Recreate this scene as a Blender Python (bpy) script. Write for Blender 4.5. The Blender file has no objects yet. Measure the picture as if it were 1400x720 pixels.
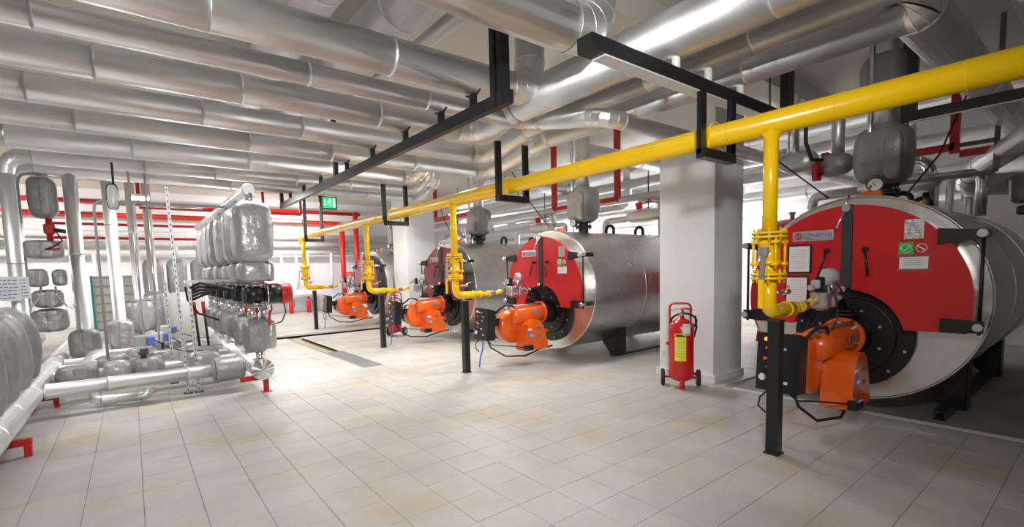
import bpy, math, random
from mathutils import Vector, Matrix
from math import sin, cos, pi, radians, sqrt, atan2
C = bpy.context.scene
COL = C.collection
rnd = random.Random(7)
PI = pi
# ------------------------------------------------------------------ camera
cam = bpy.data.cameras.new('camera')
camo = bpy.data.objects.new('camera', cam)
COL.objects.link(camo)
C.camera = camo
F, PX, PY = 655.04, 689.9, 420.9          # focal length and principal point, 1400 x 720 frame
YAW, PIT, ROL = 0.911317, -0.081469, -0.026543
cam.sensor_fit = 'HORIZONTAL'
cam.sensor_width = 36
cam.lens = F/1400*36
cam.shift_x = (700-PX)/1400
cam.shift_y = (PY-360)/1400
cam.clip_start = 0.05
fw = Vector((cos(YAW)*cos(PIT), sin(YAW)*cos(PIT), sin(PIT)))
r0 = Vector((sin(YAW), -cos(YAW), 0))
u0 = r0.cross(fw)
rr = r0*cos(ROL)+u0*sin(ROL)
uu = -r0*sin(ROL)+u0*cos(ROL)
M = Matrix((rr, uu, -fw)).transposed().to_4x4()
M.translation = (0, 0, 1.55)
camo.matrix_world = M
# ------------------------------------------------------------------ world and exposure
w = bpy.data.worlds.new('world')
C.world = w
w.use_nodes = True
w.node_tree.nodes['Background'].inputs[0].default_value = (0.9, 0.95, 1, 1)
w.node_tree.nodes['Background'].inputs[1].default_value = 0.1
vs = C.view_settings
vs.view_transform = 'Standard'
vs.look = 'None'
vs.exposure = 0.28
vs.gamma = 1
vs.use_curve_mapping = False


def area(name, loc, size, power, target=None, color=(1, .985, .96), parent=None, spread=180):
    l = bpy.data.lights.new(name, 'AREA')
    l.shape = 'RECTANGLE'
    l.size, l.size_y = size
    l.energy = power
    l.spread = radians(spread)
    l.color = color
    o = bpy.data.objects.new(name, l)
    COL.objects.link(o)
    o.location = loc
    if target is not None:
        d = Vector(target)-Vector(loc)
        o.rotation_euler = d.to_track_quat('-Z', 'Y').to_euler()
    if parent:
        o.parent = parent
        o.location = Vector(loc)-parent.location
    return o


# unseen lights added near the viewer and among the pipes, with no fixtures
area('unseen_light', (0.15, -0.3, 2.75), (.30, .22), 78, (2.9, 5.2, 2.1), spread=125)  # key light, placed to suit the bracket's shadow on the column
area('unseen_light', (-1.2, 0.6, 3.9), (1.2, .3), 30, (-1.0, 4.0, 2.6))
area('unseen_light', (1.9, 7.62, 3.46), (2.4, .2), 55, (2.0, 7.3, 0), spread=120)  # added in the gap behind a bank pipe to brighten the middle floor
area('unseen_light', (-1.7, 7.62, 3.46), (1.6, .2), 22, (-.5, 7.8, 0), spread=120)
area('unseen_light', (5.35, 5.0, 3.3), (.25, 1.2), 42, (3.6, 5.0, 0), spread=150)  # added behind the right bank, out of view, to fill the floor
area('unseen_light', (5.2, 7.8, 3.3), (.25, 1.2), 58, (4.0, 7.4, 0), spread=150)
area('unseen_light', (5.0, 10.9, 3.3), (.25, 1.2), 48, (4.0, 12.0, 0), spread=150)
area('unseen_light', (3.2, 14.5, 3.6), (1.2, .25), 85, (3.2, 14.5, 0))
area('unseen_light', (10.6, 7.2, 2.5), (.25, 1.2), 130, (12, 7.4, 2.3), spread=140)
area('unseen_light', (10.6, 11.8, 2.5), (.25, 1.2), 130, (12, 11.6, 2.3))
area('unseen_light', (4.4, 18.6, 3.6), (3.0, .3), 120, (4.4, 20.5, 1.9))
area('unseen_light', (-2.0, 17.5, 3.6), (3.0, .3), 90, (-2, 20.0, 1.9))
area('unseen_light', (2.1, 11.2, 2.9), (.25, 1.2), 26, (1.0, 9.8, 1.0))
area('unseen_light', (-2.2, 12.4, 2.9), (.25, 1.2), 22, (-.2, 11.6, .3))


# ------------------------------------------------------------------ materials
def mat(name, col, rough=.5, metal=0., bump=0., bscale=30., var=0., vscale=4., spec=.5, emit=None, estr=0., coat=0., stretch=None, objrand=0.):
    m = bpy.data.materials.new(name)
    m.use_nodes = True
    nt = m.node_tree
    b = nt.nodes['Principled BSDF']
    b.inputs['Base Color'].default_value = (*col, 1)
    b.inputs['Roughness'].default_value = rough
    b.inputs['Metallic'].default_value = metal
    b.inputs['Specular IOR Level'].default_value = spec
    if coat:
        b.inputs['Coat Weight'].default_value = coat
        b.inputs['Coat Roughness'].default_value = .12
    if emit:
        b.inputs['Emission Color'].default_value = (*emit, 1)
        b.inputs['Emission Strength'].default_value = estr
    g = nt.nodes.new('ShaderNodeNewGeometry')
    vec = g.outputs['Position']
    if stretch:
        mp = nt.nodes.new('ShaderNodeMapping')
        mp.inputs['Scale'].default_value = stretch
        nt.links.new(vec, mp.inputs['Vector'])
        vec = mp.outputs['Vector']
    if var or objrand:
        n = nt.nodes.new('ShaderNodeTexNoise')
        n.inputs['Scale'].default_value = vscale
        n.inputs['Detail'].default_value = 5
        nt.links.new(vec, n.inputs['Vector'])
        mr = nt.nodes.new('ShaderNodeMapRange')
        mr.inputs['From Min'].default_value = .3
        mr.inputs['From Max'].default_value = .7
        mr.inputs['To Min'].default_value = 1-var
        mr.inputs['To Max'].default_value = 1+var*.4
        nt.links.new(n.outputs['Fac'], mr.inputs['Value'])
        fac = mr.outputs['Result']
        if objrand:
            oi = nt.nodes.new('ShaderNodeObjectInfo')
            m2 = nt.nodes.new('ShaderNodeMapRange')
            m2.inputs['To Min'].default_value = 1-objrand
            m2.inputs['To Max'].default_value = 1+objrand*.3
            nt.links.new(oi.outputs['Random'], m2.inputs['Value'])
            mm = nt.nodes.new('ShaderNodeMath')
            mm.operation = 'MULTIPLY'
            nt.links.new(fac, mm.inputs[0])
            nt.links.new(m2.outputs['Result'], mm.inputs[1])
            fac = mm.outputs[0]
        hs = nt.nodes.new('ShaderNodeMix')
        hs.data_type = 'RGBA'
        hs.blend_type = 'MULTIPLY'
        hs.inputs[0].default_value = 1
        hs.inputs[6].default_value = (*col, 1)
        nt.links.new(fac, hs.inputs[7])
        nt.links.new(hs.outputs[2], b.inputs['Base Color'])
        if metal > .5:
            r2 = nt.nodes.new('ShaderNodeMapRange')
            r2.inputs['To Min'].default_value = rough*.75
            r2.inputs['To Max'].default_value = rough*1.3
            nt.links.new(n.outputs['Fac'], r2.inputs['Value'])
            nt.links.new(r2.outputs['Result'], b.inputs['Roughness'])
    if bump:
        n = nt.nodes.new('ShaderNodeTexNoise')
        n.inputs['Scale'].default_value = bscale
        n.inputs['Detail'].default_value = 3
        nt.links.new(vec, n.inputs['Vector'])
        bp = nt.nodes.new('ShaderNodeBump')
        bp.inputs['Strength'].default_value = bump
        bp.inputs['Distance'].default_value = .02
        nt.links.new(n.outputs['Fac'], bp.inputs['Height'])
        nt.links.new(bp.outputs['Normal'], b.inputs['Normal'])
    return m


ALU = mat('aluminium_jacket', (.90, .905, .92), .40, .88, .05, 22, .07, 3)
CHROME = mat('bright_steel', (.82, .83, .85), .2, 1)
STEEL = mat('brushed_stainless', (.74, .73, .71), .3, 1, .12, 5, .10, 6)
QUILT = mat('silver_fabric', (.50, .50, .515), .36, .45, .9, 9, .14, 4)
QUILTD = mat('grey_fabric', (.34, .34, .35), .42, .35, .8, 10, .14, 4)
YEL = mat('yellow_paint', (1.0, .62, .003), .26, 0, .04, 30, .06, 3, coat=.4)
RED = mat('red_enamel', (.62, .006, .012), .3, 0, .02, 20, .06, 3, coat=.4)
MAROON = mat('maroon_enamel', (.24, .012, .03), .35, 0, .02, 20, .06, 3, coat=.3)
SIGNRED = mat('red_paint', (.55, .015, .012), .4, 0, .05, 30, .12, 5)
PIPERED = mat('bright_red_paint', (.66, .02, .012), .35, 0, .03, 20, .05, 5)
ORANGE = mat('orange_enamel', (.88, .13, .008), .3, 0, .03, 25, .06, 6, coat=.4)
BLACK = mat('black_paint', (.012, .012, .014), .35, 0, .08, 20, .1, 4)
DARK = mat('dark_iron', (.05, .055, .06), .45, .3, .15, 20, .15, 6)
RUBBER = mat('black_rubber', (.015, .015, .015), .6)
WHITE = mat('white_plaster', (.84, .845, .86), .75, 0, .08, 12, .05, 1.2)
WHITEP = mat('white_paint', (.82, .82, .80), .4)
CREAM = mat('cream_plaster', (.74, .72, .66), .8, 0, .08, 8, .08, .8)
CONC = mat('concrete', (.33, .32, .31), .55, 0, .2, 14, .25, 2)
PAPER = mat('paper', (.82, .83, .86), .6)
TEXTG = mat('print_grey', (.30, .32, .38), .6)
BLUE = mat('blue_plastic', (.12, .2, .62), .4)
BLUEP = mat('blue_print', (.06, .1, .42), .4)
GREEN = mat('green_print', (.02, .55, .10), .4)
LABY = mat('label_yellow', (.90, .80, .01), .4)
GREYP = mat('grey_plastic', (.42, .43, .46), .45)
CASTAL = mat('cast_aluminium', (.55, .56, .58), .38, .9, .3, 40, .2, 20)
BRASS = mat('brass', (.65, .45, .16), .3, 1)
TEAL = mat('teal_paint', (.0, .36, .36), .45)
TRENCH = mat('trench_render', (.50, .42, .29), .8, 0, .1, 10, .15, 3)
PLATEG = mat('grey_steel_plate', (.20, .215, .22), .55, .2, .08, 30, .1, 4)
GROUT = mat('grout', (.38, .34, .29), .9, 0, .1, 20, .2, 3)
GLOW = mat('lamp_diffuser', (.9, .9, .9), .4, emit=(1, .97, .92), estr=14)
CLEAR = mat('frosted_lamp_glass', (.72, .74, .74), .25)
SIGNG = mat('lit_green', (.01, .5, .16), .4, emit=(.01, .55, .2), estr=.9)
SIGNW = mat('lit_white', (.9, 1, .95), .4, emit=(.85, 1, .92), estr=1.1)
LAMPY = mat('indicator_amber', (.9, .35, .01), .3, emit=(1, .4, .02), estr=1.5)
LAMPR = mat('indicator_red', (.8, .02, .02), .3, emit=(1, .03, .02), estr=.8)
BROWN = mat('brown_tape', (.25, .13, .09), .4)
PIPEW = mat('white_pipe_paint', (.80, .80, .78), .3, 0, .02, 20, .06, 4)


def tile_material():
    m = mat('floor_tile', (.57, .555, .525), .46, 0, .05, 60, .10, 2.5, objrand=.05)
    nt = m.node_tree
    b = nt.nodes['Principled BSDF']
    src = b.inputs['Base Color'].links[0].from_socket
    g = nt.nodes.new('ShaderNodeNewGeometry')
    # grain speckle
    n1 = nt.nodes.new('ShaderNodeTexNoise')
    n1.inputs['Scale'].default_value = 140
    nt.links.new(g.outputs['Position'], n1.inputs['Vector'])
    m1 = nt.nodes.new('ShaderNodeMapRange')
    m1.inputs['From Min'].default_value = .3
    m1.inputs['From Max'].default_value = .7
    m1.inputs['To Min'].default_value = .86
    m1.inputs['To Max'].default_value = 1.08
    nt.links.new(n1.outputs['Fac'], m1.inputs['Value'])
    x1 = nt.nodes.new('ShaderNodeMix')
    x1.data_type = 'RGBA'
    x1.blend_type = 'MULTIPLY'
    x1.inputs[0].default_value = 1
    nt.links.new(src, x1.inputs[6])
    nt.links.new(m1.outputs['Result'], x1.inputs[7])
    # ochre water stains
    n2 = nt.nodes.new('ShaderNodeTexNoise')
    n2.inputs['Scale'].default_value = 1.1
    n2.inputs['Detail'].default_value = 6
    n2.inputs['Roughness'].default_value = .6
    nt.links.new(g.outputs['Position'], n2.inputs['Vector'])
    r2 = nt.nodes.new('ShaderNodeMapRange')
    r2.inputs['From Min'].default_value = .53
    r2.inputs['From Max'].default_value = .70
    r2.inputs['To Max'].default_value = .65
    nt.links.new(n2.outputs['Fac'], r2.inputs['Value'])
    x2 = nt.nodes.new('ShaderNodeMix')
    x2.data_type = 'RGBA'
    x2.blend_type = 'MULTIPLY'
    nt.links.new(r2.outputs['Result'], x2.inputs[0])
    nt.links.new(x1.outputs[2], x2.inputs[6])
    x2.inputs[7].default_value = (1.0, .80, .48, 1)
    # grey scuffs and dirt
    n3 = nt.nodes.new('ShaderNodeTexNoise')
    n3.inputs['Scale'].default_value = .7
    n3.inputs['Detail'].default_value = 7
    mp = nt.nodes.new('ShaderNodeMapping')
    mp.inputs['Location'].default_value = (7.3, 2.2, 0)
    nt.links.new(g.outputs['Position'], mp.inputs['Vector'])
    nt.links.new(mp.outputs['Vector'], n3.inputs['Vector'])
    r3 = nt.nodes.new('ShaderNodeMapRange')
    r3.inputs['From Min'].default_value = .52
    r3.inputs['From Max'].default_value = .75
    r3.inputs['To Max'].default_value = .55
    nt.links.new(n3.outputs['Fac'], r3.inputs['Value'])
    x3 = nt.nodes.new('ShaderNodeMix')
    x3.data_type = 'RGBA'
    x3.blend_type = 'MULTIPLY'
    nt.links.new(r3.outputs['Result'], x3.inputs[0])
    nt.links.new(x2.outputs[2], x3.inputs[6])
    x3.inputs[7].default_value = (.62, .62, .63, 1)
    nt.links.new(x3.outputs[2], b.inputs['Base Color'])
    return m


TILE = tile_material()


# ------------------------------------------------------------------ geometry helper
def frame(d):
    d = Vector(d).normalized()
    a = Vector((0, 0, 1)) if abs(d.z) < .9 else Vector((1, 0, 0))
    x = a.cross(d).normalized()
    return x, d.cross(x), d


class G:
    def __init__(s):
        s.v = []; s.f = []; s.sm = []

    def add(s, v, f, sm=False):
        o = len(s.v)
        s.v += [tuple(p) for p in v]
        s.f += [tuple(i+o for i in q) for q in f]
        s.sm += [sm]*len(f)
        return s

    def box(s, c, d, rz=0., ax=None):
        hx, hy, hz = d[0]/2, d[1]/2, d[2]/2
        P = [(x, y, z) for z in (-hz, hz) for y in (-hy, hy) for x in (-hx, hx)]
        if ax:
            X, Y, Z = ax
            P = [tuple(Vector(c)+X*p[0]+Y*p[1]+Z*p[2]) for p in P]
        else:
            cr, sr = cos(rz), sin(rz)
            P = [(c[0]+p[0]*cr-p[1]*sr, c[1]+p[0]*sr+p[1]*cr, c[2]+p[2]) for p in P]
        return s.add(P, [(0, 2, 3, 1), (4, 5, 7, 6), (0, 1, 5, 4), (2, 6, 7, 3), (0, 4, 6, 2), (1, 3, 7, 5)])

    def bar(s, a, b, w, h):
        """rectangular bar from a to b, w across, h up"""
        a, b = Vector(a), Vector(b)
        X, Y, Z = frame(b-a)
        if abs(Z.z) > .9:
            X, Y = Vector((1, 0, 0)), Vector((0, 1, 0))
        return s.box((a+b)/2, (w, h, (b-a).length), ax=(X, Y, Z))

    def bbox(s, c, d, bv=.01):
        """box with chamfered edges"""
        hx, hy, hz = d[0]/2, d[1]/2, d[2]/2
        pts = []
        for (z, k) in ((-hz, bv), (-hz+bv, 0), (hz-bv, 0), (hz, bv)):
            a, b2 = hx-k, hy-k
            for (x, y) in ((a-bv, -b2), (a, -b2+bv), (a, b2-bv), (a-bv, b2), (-a+bv, b2), (-a, b2-bv), (-a, -b2+bv), (-a+bv, -b2)):
                pts.append((c[0]+x, c[1]+y, c[2]+z))
        f = []
        for L in range(3):
            for i in range(8):
                j = (i+1) % 8
                f.append((L*8+i, L*8+j, L*8+8+j, L*8+8+i))
        f.append(tuple(range(7, -1, -1)))
        f.append(tuple(range(24, 32)))
        return s.add(pts, f)

    def prism(s, poly, a, b, axis='x'):
        """poly of 2d points in the plane across axis, from a to b"""
        n = len(poly)
        def P(p, t):
            return {'x': (t, p[0], p[1]), 'y': (p[0], t, p[1]), 'z': (p[0], p[1], t)}[axis]
        v = [P(p, a) for p in poly]+[P(p, b) for p in poly]
        f = [(i, (i+1) % n, n+(i+1) % n, n+i) for i in range(n)]
        f += [tuple(range(n-1, -1, -1)), tuple(range(n, 2*n))]
        return s.add(v, f)

    def lathe(s, prof, o, d, n=24, sm=True, cap=True, a0=0., a1=2*PI, sx=1., noise=None):
        """prof: list of (t along d, radius)"""
        X, Y, Z = frame(d)
        o = Vector(o)
        v = []
        full = abs(a1-a0-2*PI) < 1e-6
        m = n if full else n+1
        for k, (t, r) in enumerate(prof):
            for i in range(m):
                a = a0+(a1-a0)*i/n
                q = r*(1+(noise(t, a) if noise else 0))
                v.append(o+Z*t+X*(cos(a)*q*sx)+Y*(sin(a)*q))
        f = []
        for k in range(len(prof)-1):
            for i in range(n):
                j = (i+1) % m
                f.append((k*m+i, k*m+j, (k+1)*m+j, (k+1)*m+i))
        s.add(v, f, sm)
        if cap and full:
            L = len(s.v)-len(v)
            if prof[0][1] > 1e-4:
                s.f.append(tuple(L+i for i in range(m-1, -1, -1))); s.sm.append(False)
            if prof[-1][1] > 1e-4:
                s.f.append(tuple(L+(len(prof)-1)*m+i for i in range(m))); s.sm.append(False)
        return s

    def cyl(s, a, b, r, n=16, r2=None, cap=True):
        a, b = Vector(a), Vector(b)
        return s.lathe([(0, r), ((b-a).length, r if r2 is None else r2)], a, b-a, n, cap=cap)

    def ring(s, c, d, R, r, n=20, m=6):
        X, Y, Z = frame(d)
        c = Vector(c)
        v = []
        for i in range(n):
            a = 2*PI*i/n
            e = X*cos(a)+Y*sin(a)
            for j in range(m):
                b = 2*PI*j/m
                v.append(c+e*(R+r*cos(b))+Z*(r*sin(b)))
        f = [(i*m+j, ((i+1) % n)*m+j, ((i+1) % n)*m+(j+1) % m, i*m+(j+1) % m) for i in range(n) for j in range(m)]
        return s.add(v, f, True)

    def tube(s, pts, r, n=8, cap=True, rads=None):
        pts = [Vector(p) for p in pts]
        k = len(pts)
        T = []
        for i in range(k):
            a = pts[max(i-1, 0)]; b = pts[min(i+1, k-1)]
            if 0 < i < k-1:
                t = (pts[i]-a).normalized()+(b-pts[i]).normalized()
            else:
                t = b-a
            T.append(t.normalized())
        X, Y, Z = frame(T[0])
        v = []
        for i in range(k):
            t = T[i]
            X = (X-t*X.dot(t)).normalized()
            Y = t.cross(X)
            q = rads[i] if rads else r
            st = 1.
            for j in range(n):
                a = 2*PI*j/n
                v.append(pts[i]+X*(cos(a)*q)+Y*(sin(a)*q))
        f = [(i*n+j, i*n+(j+1) % n, (i+1)*n+(j+1) % n, (i+1)*n+j) for i in range(k-1) for j in range(n)]
        s.add(v, f, True)
        if cap:
            L = len(s.v)-len(v)
            s.f.append(tuple(L+j for j in range(n-1, -1, -1))); s.sm.append(False)
            s.f.append(tuple(L+(k-1)*n+j for j in range(n))); s.sm.append(False)
        return s

    def quilt(s, c, d, e=.45, seed=0, n=28, m=18, wr=.035, gather=0.):
        """padded fabric cover: a rounded block, size d, with wrinkles; gather pinches its top and bottom"""
        R = random.Random(seed)
        ph = [R.uniform(0, 6.28) for _ in range(8)]
        v = []
        def sp(x, p):
            return math.copysign(abs(x)**p, x)
        for i in range(m+1):
            la = -PI/2+PI*i/m
            for j in range(n):
                lo = 2*PI*j/n
                x = sp(cos(la), e)*sp(cos(lo), e)
                y = sp(cos(la), e)*sp(sin(lo), e)
                z = sp(sin(la), e)
                k = 1+wr*(.25*sin(17*lo+6*z+ph[6])*abs(z)+.22*sin(23*z+5*lo+ph[7])+.5*sin(3*lo+ph[0]+2*z)+.35*sin(7*z+ph[1]+2*sin(lo+ph[2]))+.3*sin(9*lo+ph[3]+5*z)*abs(z)+.3*sin(5*z-4*lo+ph[4]))
                g = 1-gather*max(0, abs(z)-.75)*2.4
                v.append((c[0]+x*d[0]/2*k*g, c[1]+y*d[1]/2*k*g, c[2]+z*d[2]/2*(1+wr*.3*sin(4*lo+ph[5]))))
        f = [(i*n+j, i*n+(j+1) % n, (i+1)*n+(j+1) % n, (i+1)*n+j) for i in range(m) for j in range(n)]
        return s.add(v, f, True)


def setp(o, label=None, cat=None, group=None, kind=None):
    if label: o['label'] = label
    if cat: o['category'] = cat
    if group: o['group'] = group
    if kind: o['kind'] = kind
    return o


WL = {}


def obj(name, g, m, parent=None, label=None, cat=None, group=None, kind=None):
    """one mesh object; geometry in world coordinates, origin at the parent's place or at its own base centre"""
    me = bpy.data.meshes.new(name)
    if parent is not None:
        off = WL[parent.name]
        loc = Vector((0, 0, 0))
    else:
        xs = [p[0] for p in g.v]; ys = [p[1] for p in g.v]; zs = [p[2] for p in g.v]
        off = Vector(((min(xs)+max(xs))/2, (min(ys)+max(ys))/2, min(zs)))
        loc = off
    me.from_pydata([(p[0]-off[0], p[1]-off[1], p[2]-off[2]) for p in g.v], [], g.f)
    me.polygons.foreach_set('use_smooth', g.sm)
    me.materials.append(m)
    o = bpy.data.objects.new(name, me)
    COL.objects.link(o)
    o.location = loc
    if parent is not None:
        o.parent = parent
    WL[o.name] = Vector(off)
    return setp(o, label, cat, group, kind)


def thing(name, label, cat, loc, group=None):
    o = bpy.data.objects.new(name, None)
    o.empty_display_size = .1
    COL.objects.link(o)
    o.location = loc
    WL[o.name] = Vector(loc)
    return setp(o, label, cat, group)


def copy_tree(o, parent=None):
    c = o.copy()
    COL.objects.link(c)
    if parent: c.parent = parent
    for ch in list(o.children):
        copy_tree(ch, c)
    return c


def dup(root, delta, label=None, group=None):
    c = copy_tree(root)
    c.location = Vector(root.location)+Vector(delta)
    WL[c.name] = Vector(c.location)
    if label: c['label'] = label
    if group: c['group'] = group
    return c


def swap(root, a, b):
    for ch in root.children:
        if ch.type == 'MESH' and ch.data.materials and ch.data.materials[0] == a:
            ch.data = ch.data.copy()
            ch.data.materials[0] = b
        swap(ch, a, b)


def text(s, size, origin, right, up, m, name='lettering', parent=None, depth=.001, align='LEFT', sx=1.):
    """flat printed lettering turned into a mesh"""
    cu = bpy.data.curves.new('t', 'FONT')
    cu.body = s
    cu.size = size
    cu.align_x = align
    cu.resolution_u = 2
    to = bpy.data.objects.new('t', cu)
    COL.objects.link(to)
    dg = bpy.context.evaluated_depsgraph_get()
    me = bpy.data.meshes.new_from_object(to.evaluated_get(dg))
    R, U = Vector(right), Vector(up)
    N = R.cross(U)
    g = G()
    o = Vector(origin)+N*depth
    g.add([o+R*(p.co.x*sx)+U*p.co.y for p in me.vertices], [tuple(p.vertices) for p in me.polygons])
    bpy.data.objects.remove(to)
    bpy.data.meshes.remove(me)
    return obj(name, g, m, parent)


# ------------------------------------------------------------------ lagged pipes
def pipe(label, path, r, m=None, sec=1.2, er=1.5, name='insulated_pipe', group=None, cat='pipe', seed=0, gores=4, n=20, bead=True, radii=None, ends=True):
    """pipe in a sheet jacket: straight jacket sections with rolled seams, mitred elbows"""
    m = m or ALU
    R = random.Random(seed+int(path[0][1]*100)+int(path[0][0]*10))
    P = [Vector(p) for p in path]
    root = thing(name, label, cat, P[0], group)
    k = len(P)
    rad = radii or [r]*(k-1)
    cut0 = [P[0]]
    arcs = []
    for i in range(1, k-1):
        a = (P[i-1]-P[i]).normalized(); b = (P[i+1]-P[i]).normalized()
        ang = PI-a.angle(b)
        t = er*max(rad[i-1], rad[i])*math.tan(ang/2)
        t = min(t, (P[i-1]-P[i]).length*.49, (P[i+1]-P[i]).length*.49)
        arcs.append((P[i]+a*t, P[i]+b*t, P[i], ang))
    starts = [P[0]]+[x[1] for x in arcs]
    stops = [x[0] for x in arcs]+[P[-1]]
    for i in range(k-1):
        a, b = starts[i], stops[i]
        L = (b-a).length
        if L < .01: continue
        d = (b-a)/L
        q = rad[i]
        ns = max(1, round(L/sec))
        cuts = [0.]+sorted([(j+R.uniform(-.2, .2))/ns for j in range(1, ns)])+[1.]
        for j in range(ns):
            A, B = a+d*L*cuts[j], a+d*L*cuts[j+1]
            g = G()
            l2 = (B-A).length
            qq = q*(1+.012*((j+i) % 2))
            prof = [(0, qq), (l2, qq)]
            if bead and l2 > .08:
                prof = [(0, qq), (.010, qq), (.014, qq*1.0+.005), (.022, qq+.005), (.026, qq), (l2, qq)]
            g.lathe(prof, A, d, n, cap=ends)
            obj('jacket_section', g, m, root)
    for i, (A, B, Cn, ang) in enumerate(arcs):
        ng = max(2, int(round(gores*ang/(PI/2))))
        q0, q1 = rad[i]*1.02, rad[i+1]*1.02
        pts = []
        for j in range(ng+1):
            t = j/ng
            pts.append(A*(1-t)**2+Cn*(2*t*(1-t))+B*t*t)
        # true arc approximation by quadratic curve, faceted gores
        for j in range(ng):
            g = G()
            qa = q0+(q1-q0)*j/ng; qb = q0+(q1-q0)*(j+1)/ng
            a = pts[j]; b = pts[j+1]
            prev = pts[j-1] if j else a-(Cn-A)
            nxt = pts[j+2] if j+2 <= ng else b+(B-Cn)
            na = ((a-prev).normalized()+(b-a).normalized()).normalized()
            nb = ((b-a).normalized()+(nxt-b).normalized()).normalized()
            X, Y, Z = frame(b-a)
            v = []
            for (c, nn, q) in ((a, na, qa), (b, nb, qb)):
                for s_ in range(n):
                    al = 2*PI*s_/n
                    p = c+X*(cos(al)*q)+Y*(sin(al)*q)
                    tt = (c-p).dot(nn)/Z.dot(nn)
                    v.append(p+Z*tt)
            f = [(s_, (s_+1) % n, n+(s_+1) % n, n+s_) for s_ in range(n)]
            g.add(v, f, True)
            if bead:
                ringp = [Vector(v[s_]) for s_ in range(n)]
                g.tube(ringp+[ringp[0]], .004, 4, cap=False)
            obj('elbow_gore', g, m, root)
    return root


def rod(label, pts, r, m, name, cat, group=None, n=10):
    g = G().tube(pts, r, n)
    return obj(name, g, m, None, label, cat, group)


def bend(path, er=.1, k=5):
    """round the corners of a polyline"""
    P = [Vector(p) for p in path]
    out = [P[0]]
    for i in range(1, len(P)-1):
        a = (P[i-1]-P[i]); b = (P[i+1]-P[i])
        t = min(er, a.length*.49, b.length*.49)
        A = P[i]+a.normalized()*t; B = P[i]+b.normalized()*t
        for j in range(k+1):
            s = j/k
            out.append(A*(1-s)**2+P[i]*(2*s*(1-s))+B*s*s)
    out.append(P[-1])
    return out


def sag(a, b, d, k=10):
    a, b = Vector(a), Vector(b)
    return [a.lerp(b, i/k)+Vector((0, 0, -d*4*(i/k)*(1-i/k))) for i in range(k+1)]


#@@STRUCTURE
# ================================================================== the room
X0, X1, Y0, Y1, ZC = -5.0, 12.0, -4.0, 21.0, 4.55
def setting(name, g, m, label=None, parent=None):
    return obj(name, g, m, parent, label, kind='structure')

# floor bed with the drain trench cut out of it
TX0, TX1, TY0, TY1 = 2.935, 3.255, 7.55, 12.45          # trench running along the room
UX0, UX1, UY0, UY1 = 1.75, 7.4, 12.45, 12.80            # cross trench
g = G()
def slab(x0, x1, y0, y1, z0=-.30, z1=-.007):
    g.box(((x0+x1)/2, (y0+y1)/2, (z0+z1)/2), (x1-x0, y1-y0, z1-z0))
slab(X0, X1, Y0, TY0); slab(X0, TX0, TY0, TY1); slab(TX1, X1, TY0, TY1)
slab(X0, UX0, UY0, UY1); slab(UX1, X1, UY0, UY1); slab(X0, X1, UY1, Y1)
floor = bpy.data.objects.new('floor', None)
fm = obj('floor', g, GROUT)
bpy.data.objects.remove(floor)
fm.name = 'floor'
setp(fm, None, None, None, 'structure')
floor = fm
WL['floor'] = Vector(floor.location)
floor['label'] = 'pale square floor tiles with brown joints and ochre stains'
g = G()
g.box(((TX0+TX1)/2, (TY0+TY1)/2, -.11), (TX1-TX0, TY1-TY0, .1))
g.box(((UX0+UX1)/2, (UY0+UY1)/2, -.11), (UX1-UX0, UY1-UY0, .1))
obj('trench_bed', g, TRENCH, floor)
# tiles
GX, GY, S = -.04, 2.045, .324
def tile_mesh(seed):
    R = random.Random(seed)
    a = .1606
    dz = [R.uniform(-.0012, .0012) for _ in range(4)]
    v = [(-a, -a, -.012), (a, -a, -.012), (a, a, -.012), (-a, a, -.012)]
    b = a-.002
    v += [(-a, -a, -.002), (a, -a, -.002), (a, a, -.002), (-a, a, -.002)]
    v += [(-b, -b, dz[0]), (b, -b, dz[1]), (b, b, dz[2]), (-b, b, dz[3])]
    f = []
    for L in (0, 4):
        for i in range(4):
            j = (i+1) % 4
            f.append((L+i, L+j, L+4+j, L+4+i))
    f.append((8, 9, 10, 11))
    me = bpy.data.meshes.new('tile')
    me.from_pydata(v, [], f)
    me.materials.append(TILE)
    return me
TM = [tile_mesh(i) for i in range(12)]
cells = []
def tproj(x, y):
    q = Vector((x, y, -1.55))
    d = q.dot(fw)
    if d < .4: return None
    return (PX+F*q.dot(rr)/d, PY-F*q.dot(uu)/d, d)
for i in range(-16, 38):
    for j in range(-19, 59):
        x = GX+(i+.5)*S; y = GY+(j+.5)*S
        if not (X0+.1 < x < X1-.1 and Y0+.1 < y < Y1-.1): continue
        if TX0-.1 < x < TX1+.1 and TY0-.1 < y < TY1+.1: continue
        if UX0-.1 < x < UX1+.1 and UY0-.17 < y < UY1+.17: continue
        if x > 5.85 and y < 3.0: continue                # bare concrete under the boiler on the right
        p = tproj(x, y)
        vis = p is not None and -60 < p[0] < 1460 and p[1] < 770
        cells.append((0 if vis else 1, p[2] if p else 99, x, y))
cells.sort()
single = [c for c in cells if c[0] == 0][:300]
rest = cells[len(single):]
for k, (_, _, x, y) in enumerate(single):
    o = bpy.data.objects.new('tile', TM[k*7 % 12])
    COL.objects.link(o)
    o.parent = floor
    o.location = Vector((x, y, 0))-WL['floor']
    o.rotation_euler = (0, 0, rnd.uniform(-.004, .004))
g = G()
for (_, _, x, y) in rest:
    a = .1606
    zz = rnd.uniform(-.001, .001)
    g.add([(x-a, y-a, -.01), (x+a, y-a, -.01), (x+a, y+a, -.01), (x-a, y+a, -.01), (x-a, y-a, zz), (x+a, y-a, zz), (x+a, y+a, zz), (x-a, y+a, zz)],
          [(4, 5, 6, 7), (0, 1, 5, 4), (1, 2, 6, 5), (2, 3, 7, 6), (3, 0, 4, 7)])
obj('tile_field', g, TILE, floor, kind='stuff')
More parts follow.
